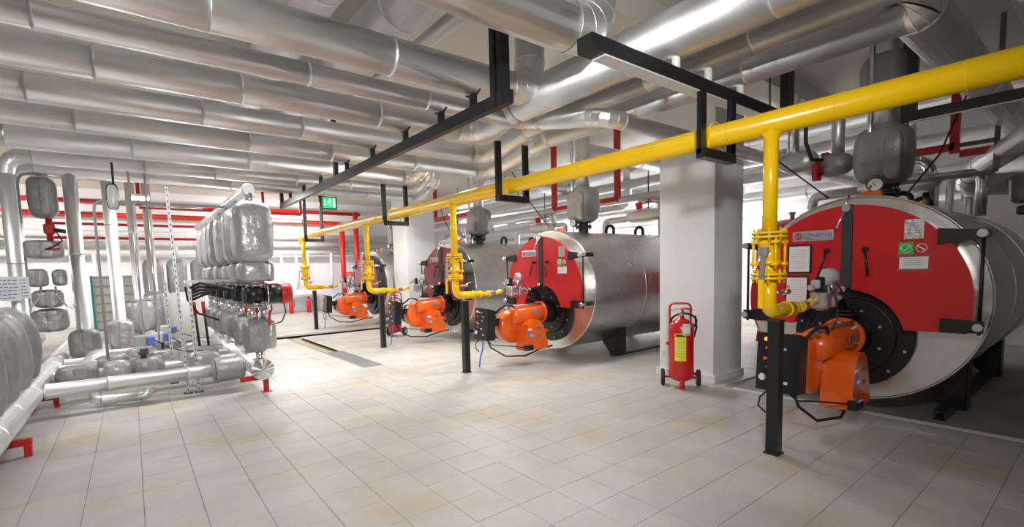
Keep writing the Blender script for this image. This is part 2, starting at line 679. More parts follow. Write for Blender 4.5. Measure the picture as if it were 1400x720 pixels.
# narrow cut tiles along the trench
g = G()
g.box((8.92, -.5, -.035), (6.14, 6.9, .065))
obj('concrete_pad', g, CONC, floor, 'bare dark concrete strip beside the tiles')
g = G()
g.box((5.80, -.4, -.003), (.09, 6.6, .012))
obj('pad_edge', g, WHITE, floor)
g = G()
for (x, y, sx, sy) in ((TX0-.006, (TY0+TY1)/2, .012, TY1-TY0), (TX1+.006, (TY0+TY1)/2, .012, TY1-TY0), ((UX0+UX1)/2, UY1+.006, UX1-UX0, .012)):
    g.box((x, y, -.09), (sx, sy, .175))
obj('trench_edge', g, TRENCH, floor)
cov = obj('trench_cover', G().bbox(((TX0+TX1)/2, 8.55, -.004), (.31, 1.98, .012), .003), PLATEG, None,
          'flat grey steel plate covering the near end of the floor trench', 'cover plate')

# walls and ceiling
setting('wall_back', G().box(((X0+X1)/2, Y1+.1, ZC/2), (X1-X0+.4, .2, ZC)), WHITE)
setting('wall_left', G().box((X0-.1, (Y0+Y1)/2, ZC/2), (.2, Y1-Y0, ZC)), CREAM)
setting('wall_right', G().box((X1+.1, (Y0+Y1)/2, ZC/2), (.2, Y1-Y0, ZC)), WHITE)
setting('wall_front', G().box(((X0+X1)/2, Y0-.1, ZC/2), (X1-X0+.4, .2, ZC)), CREAM)
g = G().box(((X0+X1)/2, (Y0+Y1)/2, ZC+.1), (X1-X0+.4, Y1-Y0+.4, .2))
setting('ceiling', g, CREAM)
for k, y in enumerate((3.6, 11.6, 17.5)):
    setting('trim_%d' % (k+1), G().box((3.5, y, ZC-.15), (16.9, .35, .3)), CREAM, 'cream concrete ceiling beam')
setting('baseboard_back', G().box(((X0+X1)/2, Y1-.01, .05), (X1-X0, .02, .1)), WHITEP)
setting('baseboard_right', G().box((X1-.01, 9, .05), (.02, 24, .1)), WHITEP)

def column(cx, cy, sx, sy, label, marks):
    t = thing('column', label, 'column', (cx, cy, 0))
    obj('shaft', G().box((cx, cy, ZC/2-.001), (sx, sy, ZC-.004)), WHITE, t)
    g = G()
    g.box((cx-sx/2-.02, cy, .045), (.04, sy+.08, .09)); g.box((cx, cy-sy/2-.02, .045), (sx+.0, .04, .09))
    obj('skirting', g, WHITEP, t)
    t['kind'] = 'structure'
    return t
c1 = column(6.27, 3.61, .74, .80, 'white square concrete column beside the red fire extinguisher', 1)
c2 = column(6.33, 12.24, .86, .84, 'white square column between the two far boilers', 0)

#@@PIPES
# ================================================================== lagged pipe bank on the left, running to the right
XL = -4.0
bankg = 'silver jacketed pipes of the left ceiling bank'
pipe('thickest silver jacketed pipe nearest the viewer, elbow rising at its right end', [(XL, 2.65, 3.35), (3.0, 2.65, 3.35), (3.02, 2.65, 4.4)], .178, er=1.7, seed=1, sec=1.6, group=bankg)
pipe('silver ceiling pipe second from the viewer, turning up beside the black hanger', [(XL, 3.74, 3.297), (3.3, 3.74, 3.297), (3.3, 3.74, 4.4)], .147, er=2.0, seed=2, group=bankg)
pipe('slim silver ceiling pipe with a double jog, passing in front of the white column', [(XL, 4.32, 3.24), (3.85, 4.32, 3.24), (3.55, 3.0, 2.925), (11.8, 3.0, 2.925)], .09, radii=[.09, .084, .08], er=2.2, seed=3, sec=1.3, group=bankg)
pipe('silver ceiling pipe swelling into the widest pipe of the right bank', [(XL, 5.12, 3.283), (3.62, 5.12, 3.283), (3.45, 4.1, 3.32), (3.45, -3.4, 3.34)], .125, er=1.8, seed=4, group=bankg, radii=[.133, .15, .185])
pipe('silver ceiling pipe of the left bank joining the middle pipe of the right bank', [(XL, 6.07, 3.278), (4.45, 6.07, 3.278), (4.0, 4.6, 3.27), (3.92, 4.2, 3.27), (3.92, -3.4, 3.27)], .128, radii=[.128, .12, .115, .11], er=1.8, seed=5, group=bankg)
pipe('silver ceiling pipe joining the lowest right hand pipe above the yellow gas main', [(XL, 7.02, 3.273), (5.15, 7.02, 3.273), (4.62, 5.2, 3.25), (4.47, 4.7, 3.25), (4.47, 1.0, 3.26), (4.47, .98, 3.30), (11.8, .98, 3.36)], .107, er=1.7, seed=6, group=bankg, radii=[.123, .115, .107, .12, .165, .165])
lv = 'jacketed pipes dropping at the left end'
pipe('nearest of three silver bank pipes that drop at the left edge', [(-1.34, 8.24, .4), (-1.34, 8.24, 3.285), (4.35, 8.24, 3.285), (4.35, 7.75, 3.5), (4.35, 7.6, 4.4)], .135, radii=[.10, .135, .12, .12], er=2.0, seed=7, group=lv)
pipe('middle one of three silver bank pipes that drop at the left edge', [(-1.22, 9.23, .4), (-1.22, 9.23, 3.255), (4.95, 9.23, 3.255), (4.95, 8.75, 3.5), (4.95, 8.6, 4.4)], .108, radii=[.085, .108, .1, .1], er=2.4, seed=8, group=lv)
pipe('farthest and lowest looking silver pipe of the bank, above the exit sign', [(-1.3, 10.17, .4), (-1.3, 10.17, 3.25), (5.5, 10.17, 3.25), (5.5, 9.5, 3.5), (5.5, 9.2, 4.4)], .103, radii=[.08, .103, .1, .1], er=2.4, seed=9, group=lv)
# ducts high up across the bank
pipe('wide dull duct high under the ceiling, seen between the pipes', [(2.2, -3.5, 4.05), (2.2, 12, 4.05)], .24, seed=11, sec=1.6, name='ceiling_duct', cat='duct')
pipe('dull duct high under the ceiling, nearest the left of the frame', [(1.45, -3.5, 4.05), (1.45, 12, 4.05)], .22, seed=12, sec=1.6, name='ceiling_duct', cat='duct')
pipe('slim lagged pipe high up beside the wide ceiling duct', [(2.62, -3.5, 3.95), (2.62, 12, 3.95)], .08, seed=13, name='ceiling_duct', cat='duct')

# trapeze 1 with its U-bolt saddles
def channel(g, a, b, w, h, t=.008, side=1):
    """U channel from a to b: web and two flanges"""
    a, b = Vector(a), Vector(b)
    X, Y, Z = frame(b-a)
    if abs(Z.z) > .9: X, Y = Vector((0, 1, 0)), Vector((1, 0, 0))
    L = (b-a).length
    c = (a+b)/2
    g.box(c, (t, h, L), ax=(X, Y, Z))
    g.box(c+X*(side*w/2)+Y*(h/2-t/2), (w, t, L), ax=(X, Y, Z))
    g.box(c+X*(side*w/2)-Y*(h/2-t/2), (w, t, L), ax=(X, Y, Z))
    return g
TZ = 2.985
t = thing('trapeze_hanger', 'long black steel beam carrying the left bank of silver pipes', 'hanger', (2.6, 3.3, TZ))
obj('beam', G().box((2.6, 7.05, TZ), (.07, 7.7, .11)), BLACK, t)
g = G(); channel(g, (2.60, 3.26, TZ-.05), (2.60, 3.26, 4.55), .06, .09); channel(g, (2.60, 3.36, TZ-.05), (2.60, 3.36, 4.55), .06, .09)
obj('hanger_leg', g, BLACK, t)
obj('hanger_leg', G().box((2.6, 10.85, 3.75), (.06, .08, 1.6)), BLACK, t)
obj('hanger_leg', G().box((2.6, 7.5, 3.75), (.06, .08, 1.6)), BLACK, t)
for (y, r) in ((3.74, .137), (4.32, .08), (5.12, .125), (6.07, .118), (7.02, .107), (8.24, .12), (9.23, .09), (10.17, .085)):
    g = G()
    zt = {3.74: 3.148, 4.32: 3.15, 5.12: 3.155, 6.07: 3.152, 7.02: 3.153, 8.24: 3.15, 9.23: 3.145, 10.17: 3.145}[y]
    g.box((2.585, y-.03, (TZ+.055+zt)/2), (.012, .012, zt-TZ-.055)); g.box((2.585, y+.03, (TZ+.055+zt)/2), (.012, .012, zt-TZ-.055))
    g.box((2.6, y, (TZ+.055+zt)/2), (.05, .05, zt-TZ-.055))
    g.tube([(2.6, y-.11, zt+.02), (2.6, y-.05, zt-.006), (2.6, y+.05, zt-.006), (2.6, y+.11, zt+.02)], .011, 6)
    obj('saddle', g, BLACK, t)
# trapeze 2 carrying the right bank
TY, T2 = 2.2, 2.975
t = thing('trapeze_hanger', 'black beam with pale reflection painted underneath, carrying the right bank of pipes, above the column bracket', 'hanger', (2.35, TY, T2))
obj('beam', G().box((3.97, TY, T2+.01), (3.11, .13, .10)), BLACK, t)
obj('underside_strip', G().box((3.8, TY+.0, T2-.045), (2.5, .115, .008)), PAPER, t, 'pale grey painted reflection on the underside')  # paints a pale reflection onto the beam's black underside
for x in (3.45, 3.92, 4.47):
    obj('pipe_stub', G().cyl((x, TY, T2+.06), (x, TY, 3.162), .033, 12), PIPEW, t)
obj('hanger_leg', G().box((5.45, TY, 3.78), (.14, .08, 1.54)), BLACK, t)

# brackets holding the gas main
def bracket(y, ztop, label):
    t = thing('pipe_bracket', label, 'bracket', (3.92, y, 2.42), 'black steel frames holding the yellow gas main')
    g = G(); channel(g, (3.73, y, 2.44), (3.73, y, ztop), .035, .08)
    obj('upright', g, BLACK, t)
    g = G(); channel(g, (4.15, y, 2.44), (4.15, y, ztop), -.035, .08, side=1)
    obj('upright', g, BLACK, t)
    obj('cross_bar', G().box((3.94, y, 2.44), (.50, .08, .075)), BLACK, t)
    obj('u_bolt', G().tube([(3.92+.115*cos(a), y, 2.60+.115*sin(a)) for a in [PI*i/10 for i in range(11)]], .008, 6).cyl((3.805, y, 2.47), (3.805, y, 2.6), .008, 6).cyl((4.035, y, 2.47), (4.035, y, 2.6), .008, 6), YEL, t)
bracket(2.13, 2.93, 'black square bracket round the gas main in front of the white column')
bracket(4.85, 3.14, 'black square bracket round the gas main in front of the second boiler')
bracket(8.3, 3.14, 'black square bracket round the gas main beside the farther column')
bracket(13.3, 3.9, 'black tall bracket round the far end of the gas main by the exit sign')

# ================================================================== gas main and drops
t = thing('gas_main', 'thick bright yellow gas main running the length of the boiler row', 'gas pipe', (3.92, -1.5, 2.6))
g = G()
g.lathe([(0, .088), (17.2, .088)], (3.92, -3.0, 2.6), (0, 1, 0), 28)
obj('main_run', g, YEL, t)
for y in (.6, 1.25, 2.0, 3.6, 5.4, 7.2, 9.0, 11, 13):
    obj('weld_seam', G().ring((3.92, y, 2.6), (0, 1, 0), .088, .004, 28), YEL, t)
g = G().tube(bend([(3.92, 14.15, 2.6), (3.92, 14.35, 2.6), (3.92, 14.35, 2.4)], .12), .088, 20)
obj('end_elbow', g, YEL, t)
FL = 8
def flange(g, c, r, th=.018, gap=.012, axis=(0, 0, 1), bolts=8, br=.011):
    c = Vector(c); X, Y, Z = frame(axis)
    g.lathe([(-gap/2-th, r), (-gap/2, r)], c, Z, 24)
    g.lathe([(gap/2, r), (gap/2+th, r)], c, Z, 24)
    for k in range(bolts):
        a = 2*PI*(k+.5)/bolts
        p = c+(X*cos(a)+Y*sin(a))*(r*.84)
        g.cyl(p-Z*(gap/2+th+.018), p+Z*(gap/2+th+.018), br, 6)
        g.cyl(p-Z*(gap/2+th+.03), p+Z*(gap/2+th+.03), br*.55, 6)
    return g
def gas_drop(y, label):
    x = 3.90
    t = thing('gas_drop', label, 'gas pipe', (x, y, 1.1), 'yellow gas drops with ball valves')
    obj('drop_pipe', G().cyl((x, y, 1.79), (x, y, 2.60), .052, 20).lathe([(0, .052), (.035, .062), (.06, .075)], (x, y, 2.46), (0, 0, 1), 20, cap=False), YEL, t)
    obj('flange', flange(G(), (x, y, 1.755), .125), YEL, t)
    g = G().lathe([(0, .052), (.03, .052)], (x, y, 1.705), (0, 0, 1), 16)
    g.lathe([(0, .085), (.03, .085), (.035, .075), (.15, .075), (.155, .085), (.185, .085)], (x, y, 1.53), (0, 0, 1), 24)
    for k in range(4):
        a = PI/4+PI/2*k
        g.cyl((x+.115*cos(a), y+.115*sin(a), 1.50), (x+.115*cos(a), y+.115*sin(a), 1.73), .010, 8)
    for z in (1.535, 1.70):
        for k in range(4):
            a = PI/4+PI/2*k
            g.cyl((x+.105*cos(a), y+.105*sin(a), z-.012), (x+.105*cos(a), y+.105*sin(a), z+.012), .032, 10)
    g.cyl((x, y, 1.45), (x, y, 1.54), .062, 20)
    vb = obj('valve_body', g, YEL, t)
    g = G()
    g.cyl((x-.08, y-.02, 1.63), (x-.155, y-.03, 1.63), .022, 12)
    g.box((x-.155, y-.03, 1.63), (.02, .06, .06))
    g.bar((x-.158, y-.03, 1.64), (x-.165, y-.02, 1.40), .012, .035)
    h = obj('lever', g, CASTAL, vb, 'bare grey steel lever')
    obj('lever_grip', G().bbox((x-.166, y-.018, 1.31), (.022, .042, .22), .006), YEL, vb)
    obj('flange', flange(G(), (x, y, 1.44), .125), YEL, t)
    # bend and run to the burner
    g = G().tube(bend([(x, y, 1.42), (x, y, 1.16), (x+.42, y, 1.16)], .17, 8), .056, 20)
    g.lathe([(0, .056), (.02, .068), (.04, .056)], (x+.30, y, 1.16), (1, 0, 0), 20)
    g.lathe([(0, .052), (.02, .06), (.06, .06), (.08, .045)], (x+.41, y, 1.16), (1, 0, 0), 16)
    obj('elbow', g, YEL, t)
    g = G().lathe([(0, .036), (.12, .036), (.13, .05), (.17, .05)], (x+.47, y, 1.16), (1, 0, 0), 16)
    obj('run_pipe', g, YEL, t)
    g = G().bbox((x+.66, y, 1.165), (.10, .09, .08), .015)
    g.lathe([(0, .042), (.16, .042)], (x+.58, y, 1.165), (1, 0, 0), 6)
    obj('union', g, CASTAL, t, 'grey cast gas filter')
    g = G().tube(bend([(x+.72, y, 1.165), (x+.80, y, 1.165), (x+.84, y, 1.19), (x+.90, y, 1.19)], .04), .034, 14)
    obj('end_pipe', g, YEL, t)
    # small test cock at the elbow
    g = G().cyl((x+.05, y-.03, 1.31), (x+.12, y-.06, 1.31), .014, 8).cyl((x+.12, y-.06, 1.31), (x+.17, y-.08, 1.315), .022, 10)
    obj('test_cock', g, CASTAL, t)
    obj('cock_handle', G().bar((x+.14, y-.08, 1.335), (x+.24, y-.05, 1.36), .02, .008), YEL, t)
    return t
drops = [('yellow gas drop with ball valve nearest the viewer, at the right', 1.68), ('yellow gas drop with ball valve feeding the second burner', 6.24),
         ('yellow gas drop with ball valve in front of the third boiler', 9.62), ('farthest yellow gas drop, under the end of the main', 14.2)]
d0 = gas_drop(1.68, drops[0][0])
for lb, y in drops[1:]:
    dup(d0, (0, y-1.68, 0), lb)
posts = [('wide black steel post under the nearest gas drop, foot in the open floor', 1.67), ('black steel post under the second gas drop', 6.05),
         ('black steel post between the third burner and the trench', 9.3), ('farthest thin black post, near the trench corner', 13.85)]
p0 = None
for lb, y in posts:
    if p0 is None:
        p0 = thing('support_post', lb, 'post', (4.02, y, 0), 'black posts carrying the gas drops')
        g = G().box((4.02, y, .545), (.09, .09, 1.07))
        obj('post', g, BLACK, p0)
        obj('base_plate', G().box((4.02, y, .006), (.115, .115, .012)), DARK, p0)
        obj('saddle', G().box((4.02, y, 1.085), (.10, .10, .012)), DARK, p0)
    else:
        dup(p0, (0 if y > 8 else -.09, y-1.67, 0), lb)
#@@BOILERS
# ================================================================== boilers
BX, BZ, BR = 5.70, 1.165, 1.0
HZ = .80          # burner plate height
def arc(cy, cz, r, a, b, n):
    return [(cy+r*cos(a+(b-a)*i/n), cz+r*sin(a+(b-a)*i/n)) for i in range(n+1)]

def boiler(y, label, red, drumm, style):
    """a lying drum boiler; its front face looks towards -X"""
    t = thing('boiler', label, 'boiler', (BX, y, 0), 'round steel boilers in a row')
    L = 3.9
    # shell in three jacket sections with slight dents
    for k in range(3):
        R = random.Random(k+int(y*10)); ph = R.uniform(0, 6)
        nz = lambda tt, a, ph=ph: .0022*sin(4*tt+3*a+ph)+.0015*sin(9*a-5*tt+ph)
        a0, b0 = L*k/3, L*(k+1)/3
        g = G()
        pr_ = [(a0+(b0-a0)*i/6, BR-.004*(k % 2)) for i in range(7)]
        g.lathe(pr_, (BX, y, BZ), (1, 0, 0), 64, cap=False, noise=nz)
        g.ring((BX+b0, y, BZ), (1, 0, 0), BR, .006, 64, 4)
        obj('shell_panel', g, STEEL, t)
    g = G().lathe([(L, BR), (L, .02)], (BX, y, BZ), (1, 0, 0), 48, cap=False)
    obj('rear_plate', g, STEEL, t)
    g = G().ring((BX, y, BZ), (1, 0, 0), BR-.002, .012, 72, 6)
    obj('rim_bead', g, CHROME, t)
    # front face plate
    obj('front_plate', G().lathe([(-.001, .02), (0, BR)], (BX, y, BZ), (1, 0, 0), 64, cap=False), STEEL, t)
    # door drum: arched shape between the door leaf and the front plate
    DR, DB = .905, .905        # door radius and height of its lower edge
    aa = math.asin((DB-BZ)/DR)
    hb = math.acos(max(-1, min(1, (DB-HZ)/.465)))
    def half(s, r, hr, gap=.0):
        # outline of one door leaf; s = +1 is the leaf on the +Y side
        P = arc(0, BZ, r, PI/2, aa, 22)
        P = [(max(p[0], gap), p[1]) for p in P]
        zt = BZ+math.asin((DB-BZ)/DR)*0
        a1 = math.asin((DB-HZ)/hr)
        P += arc(0, HZ, hr, a1, PI/2, 14)
        P[-1] = (gap, P[-1][1])
        return [(y+s*p[0], p[1]) for p in P]
    for s in (1, -1):
        g = G().prism(half(s, DR, .465, .045), BX-.235, BX-.20)
        obj('door_leaf', g, red, t)
        g = G().prism(half(s, DR-.02, .485, .0), BX-.20, BX-.0)
        obj('door_drum', g, drumm, t)
    g = G().box((BX-.24, y, (BZ+DR+.02+1.265)/2), (.03, .085, DR+BZ-.01-1.265))
    strip = obj('centre_strip', g, DARK, t)
    g = G().lathe([(0, .035), (.05, .035)], (BX-.30, y, BZ+DR-.03), (1, 0, 0), 14)
    g.tube([(BX-.29, y+.01, BZ+DR-.05), (BX-.33, y+.06, BZ+DR-.22)], .010, 8)
    g.tube([(BX-.29, y, BZ+DR), (BX-.22, y, BZ+DR+.09)], .011, 8)
    obj('top_latch', g, CHROME, t, 'chrome latch with short rod')
    g = G().lathe([(0, .03), (.04, .03)], (BX-.30, y+.01, 1.27), (1, 0, 0), 14)
    obj('lower_latch', g, CHROME, t)
    for s in (1, -1):
        g = G().cyl((BX-.235, y+s*.155, 1.645), (BX-.30, y+s*.155, 1.645), .022, 12)
        g.tube([(BX-.29, y+s*.155, 1.645), (BX-.295, y+s*.17+.05*s, 1.40)][::1] if s > 0 else [(BX-.29, y-.155, 1.645), (BX-.295, y-.17-.02, 1.40)], .012, 8)
        obj('door_handle', g, BLACK, t)
    # hinge brackets with bolts and pull rods
    for s in (1, -1):
        P = [(y+s*.66, 1.80), (y+s*.66, 1.66), (y+s*.95, 1.70), (y+s*.97, 1.76)]
        obj('hinge_arm', G().prism(P, BX-.262, BX-.237), BLACK, t)
        P = [(y+s*.70, 1.03), (y+s*.70, .91), (y+s*.97, .92), (y+s*.97, 1.02)]
        obj('hinge_arm', G().prism(P, BX-.262, BX-.237), BLACK, t)
        for hz in (1.735, .97):
            obj('hinge_bolt', G().cyl((BX-.31, y+s*.94, hz), (BX-.19, y+s*.94, hz), .032, 16), CHROME, t)
        g = G().cyl((BX-.22, y+s*.94, .90), (BX-.22, y+s*.94, 1.76), .013, 10)
        g.bar((BX-.22, y+s*.94, 1.735), (BX+.0, y+s*.94, 1.735), .04, .06)
        g.bar((BX-.22, y+s*.94, .97), (BX+.0, y+s*.90, .97), .04, .06)
        obj('hinge_rod', g, BLACK, t)
    # burner plate
    g = G().lathe([(-.05, .50), (-.045, .505), (0, .505)], (BX-.0, y, HZ), (1, 0, 0), 48)
    bp = obj('burner_plate', g, BLACK, t)
    g = G().lathe([(-.085, .36), (-.08, .37), (-.05, .37)], (BX, y, HZ), (1, 0, 0), 40)
    g.lathe([(-.26, .155), (-.25, .16), (-.20, .16), (-.13, .185), (-.085, .19)], (BX, y, HZ), (1, 0, 0), 24)
    obj('burner_throat', g, BLACK, t)
    g = G()
    for k in range(12):
        a = PI/12+2*PI*k/12
        g.cyl((BX-.075, y+.45*cos(a), HZ+.45*sin(a)), (BX-.045, y+.45*cos(a), HZ+.45*sin(a)), .014, 6)
    for k in range(8):
        a = PI/8+2*PI*k/8
        g.cyl((BX-.115, y+.27*cos(a), HZ+.27*sin(a)), (BX-.08, y+.27*cos(a), HZ+.27*sin(a)), .014, 6)
    obj('plate_bolts', g, CASTAL, bp)
    # name plate
    obj('name_plate', G().bbox((BX-.239, y+.295, 1.80), (.008, .37, .105), .003), CASTAL, t, 'silver name plate')
    npo = t
    Rr, Uu = (0, -1, 0), (0, 0, 1)
    text('OZMAKSAN', .072, (BX-.243, y+.385, 1.776), Rr, Uu, BLUEP, parent=t, sx=.66)
    g = G().ring((BX-.244, y+.425, 1.80), (1, 0, 0), .026, .006, 20, 4)
    g.bar((BX-.245, y+.415, 1.782), (BX-.245, y+.435, 1.818), .008, .008)
    obj('emblem', g, SIGNRED, t, 'red ring emblem')
    obj('underline', G().box((BX-.2435, y+.235, 1.763), (.001, .25, .006)), SIGNRED, t)
    if style <= 2:
        obj('data_plate', G().box((BX-.238, y-.50, 1.805), (.006, .135, .17)), CASTAL, t)
        g = G()
        for k in range(5): g.box((BX-.2415, y-.50, 1.86-.022*k), (.001, .10, .006))
        obj('data_print', g, TEXTG, t)
        obj('sticker', G().box((BX-.237, y-.45, 1.637), (.004, .105, .105)), GREEN, t, 'green sticker with white ring')
        obj('sticker', G().box((BX-.237, y-.556, 1.637), (.004, .105, .105)), SIGNRED, t, 'red sticker with white ring')
        g = G()
        for yy in (y-.45, y-.556):
            g.ring((BX-.2395, yy, 1.637), (1, 0, 0), .036, .004, 20, 4)
        g.bar((BX-.24, y-.432, 1.632), (BX-.24, y-.447, 1.62), .006, .006).bar((BX-.24, y-.447, 1.62), (BX-.24, y-.472, 1.655), .006, .006)
        g.bar((BX-.24, y-.53, 1.655), (BX-.24, y-.58, 1.62), .006, .01)
        obj('sticker_print', g, PAPER, t)
        obj('notice', G().box((BX-.237, y-.505, 1.51), (.004, .20, .115)), PAPER, t, 'small white typed notice')
        g = G()
        for k in range(4): g.box((BX-.2395, y-.50, 1.545-.018*k), (.001, .12, .004))
        obj('notice_print', g, TEXTG, t)
        obj('tape_strip', G().box((BX-.238, y-.505, 1.57), (.004, .23, .018)).box((BX-.238, y-.515, 1.447), (.004, .24, .018)), BROWN, t)
    if style == 1:
        for (zc, zh) in ((1.57, .29), (1.25, .29)):
            fr = obj('paper_frame', G().box((BX-.243, y+.41 if zc > 1.5 else y+.43, zc), (.012, .225, zh)), BLACK, t, 'black framed sheet')
            yy = y+.41 if zc > 1.5 else y+.43
            obj('sheet', G().box((BX-.2505, yy, zc), (.003, .19, zh-.03)), PAPER, fr)
            g = G()
            for k in range(9): g.box((BX-.2525, yy+.005, zc+.10-.024*k), (.001, .14, .003))
            obj('print_lines', g, TEXTG, fr)
    # feet and skids
    for x in (BX+.85, BX+3.0):
        for s in (1, -1):
            P = [(y+s*.60, .0), (y+s*.74, .0), (y+s*.74, .48), (y+s*.36, .27)]
            g = G().prism(P, x-.01, x+.01)
            g.box((x+.10, y+s*.74, .24), (.22, .014, .48))
            obj('foot', g, BLACK, t)
    for s in (1, -1):
        g = G()
        if style == 1: channel(g, (BX+.28, y+s*.68, .045), (BX+3.85, y+s*.68, .045), .09, .085)
        else: g.box((BX+2.3, y+s*.68, .010), (3.1, .10, .020))
        obj('skid_rail', g, DARK, t)
    # fittings on top
    zt = BZ+BR
    g = G().cyl((BX+.82, y, zt-.03), (BX+.82, y, zt+.10), .09, 20)
    flange(g, (BX+.82, y, zt+.10), .15, bolts=8)
    nk = obj('flow_nozzle', g, DARK, t)
    g = G().cyl((BX+.30, y, zt-.02), (BX+.30, y, zt+.08), .02, 10)
    g.tube([(BX+.30, y, zt+.07), (BX+.34, y-.02, zt+.13)], .012, 8)
    g.cyl((BX+.62, y+.05, zt-.02), (BX+.62, y+.05, zt+.15), .014, 10)
    obj('cable_gland', g, CASTAL, t)
    g = G().lathe([(-.03, .066), (.0, .074), (.02, .074)], (BX+.56, y+.0, zt+.165), (-1, -.1, 0), 22)
    gd = obj('pressure_gauge', g, DARK, t)
    obj('dial', G().lathe([(0, .063), (.003, .063)], (BX+.56-.021, y-.002, zt+.165), (-1, -.1, 0), 22), PAPER, gd, 'white dial')
    obj('needle', G().bar((BX+.535, y-.01, zt+.15), (BX+.533, y+.02, zt+.19), .004, .006), BLACK, gd)
    g = G().bbox((BX+.16, y-.08, zt+.03), (.07, .16, .055), .01)
    obj('limit_switch', g, ORANGE, t, 'orange capped switch')
    for x in (1.55, 2.45):
        g = G().tube([(BX+x, y-.09, zt-.03), (BX+x, y-.09, zt+.06)]+[(BX+x, y+.09*cos(a), zt+.06+.09*sin(a)) for a in [PI-PI*i/8 for i in range(9)]]+[(BX+x, y+.09, zt-.03)], .03, 8)
        obj('lifting_eye', g, BLACK, t)
    return t

b1 = boiler(1.64, 'large red fronted boiler at the right with framed sheets on its door', RED, STEEL, 1)
b2 = boiler(6.02, 'bright red fronted silver boiler in the middle, left of the white column', RED, STEEL, 2)
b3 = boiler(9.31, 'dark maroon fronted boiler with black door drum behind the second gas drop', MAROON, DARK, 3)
b4 = boiler(13.72, 'farthest maroon boiler, half hidden behind the farther column', MAROON, DARK, 4)

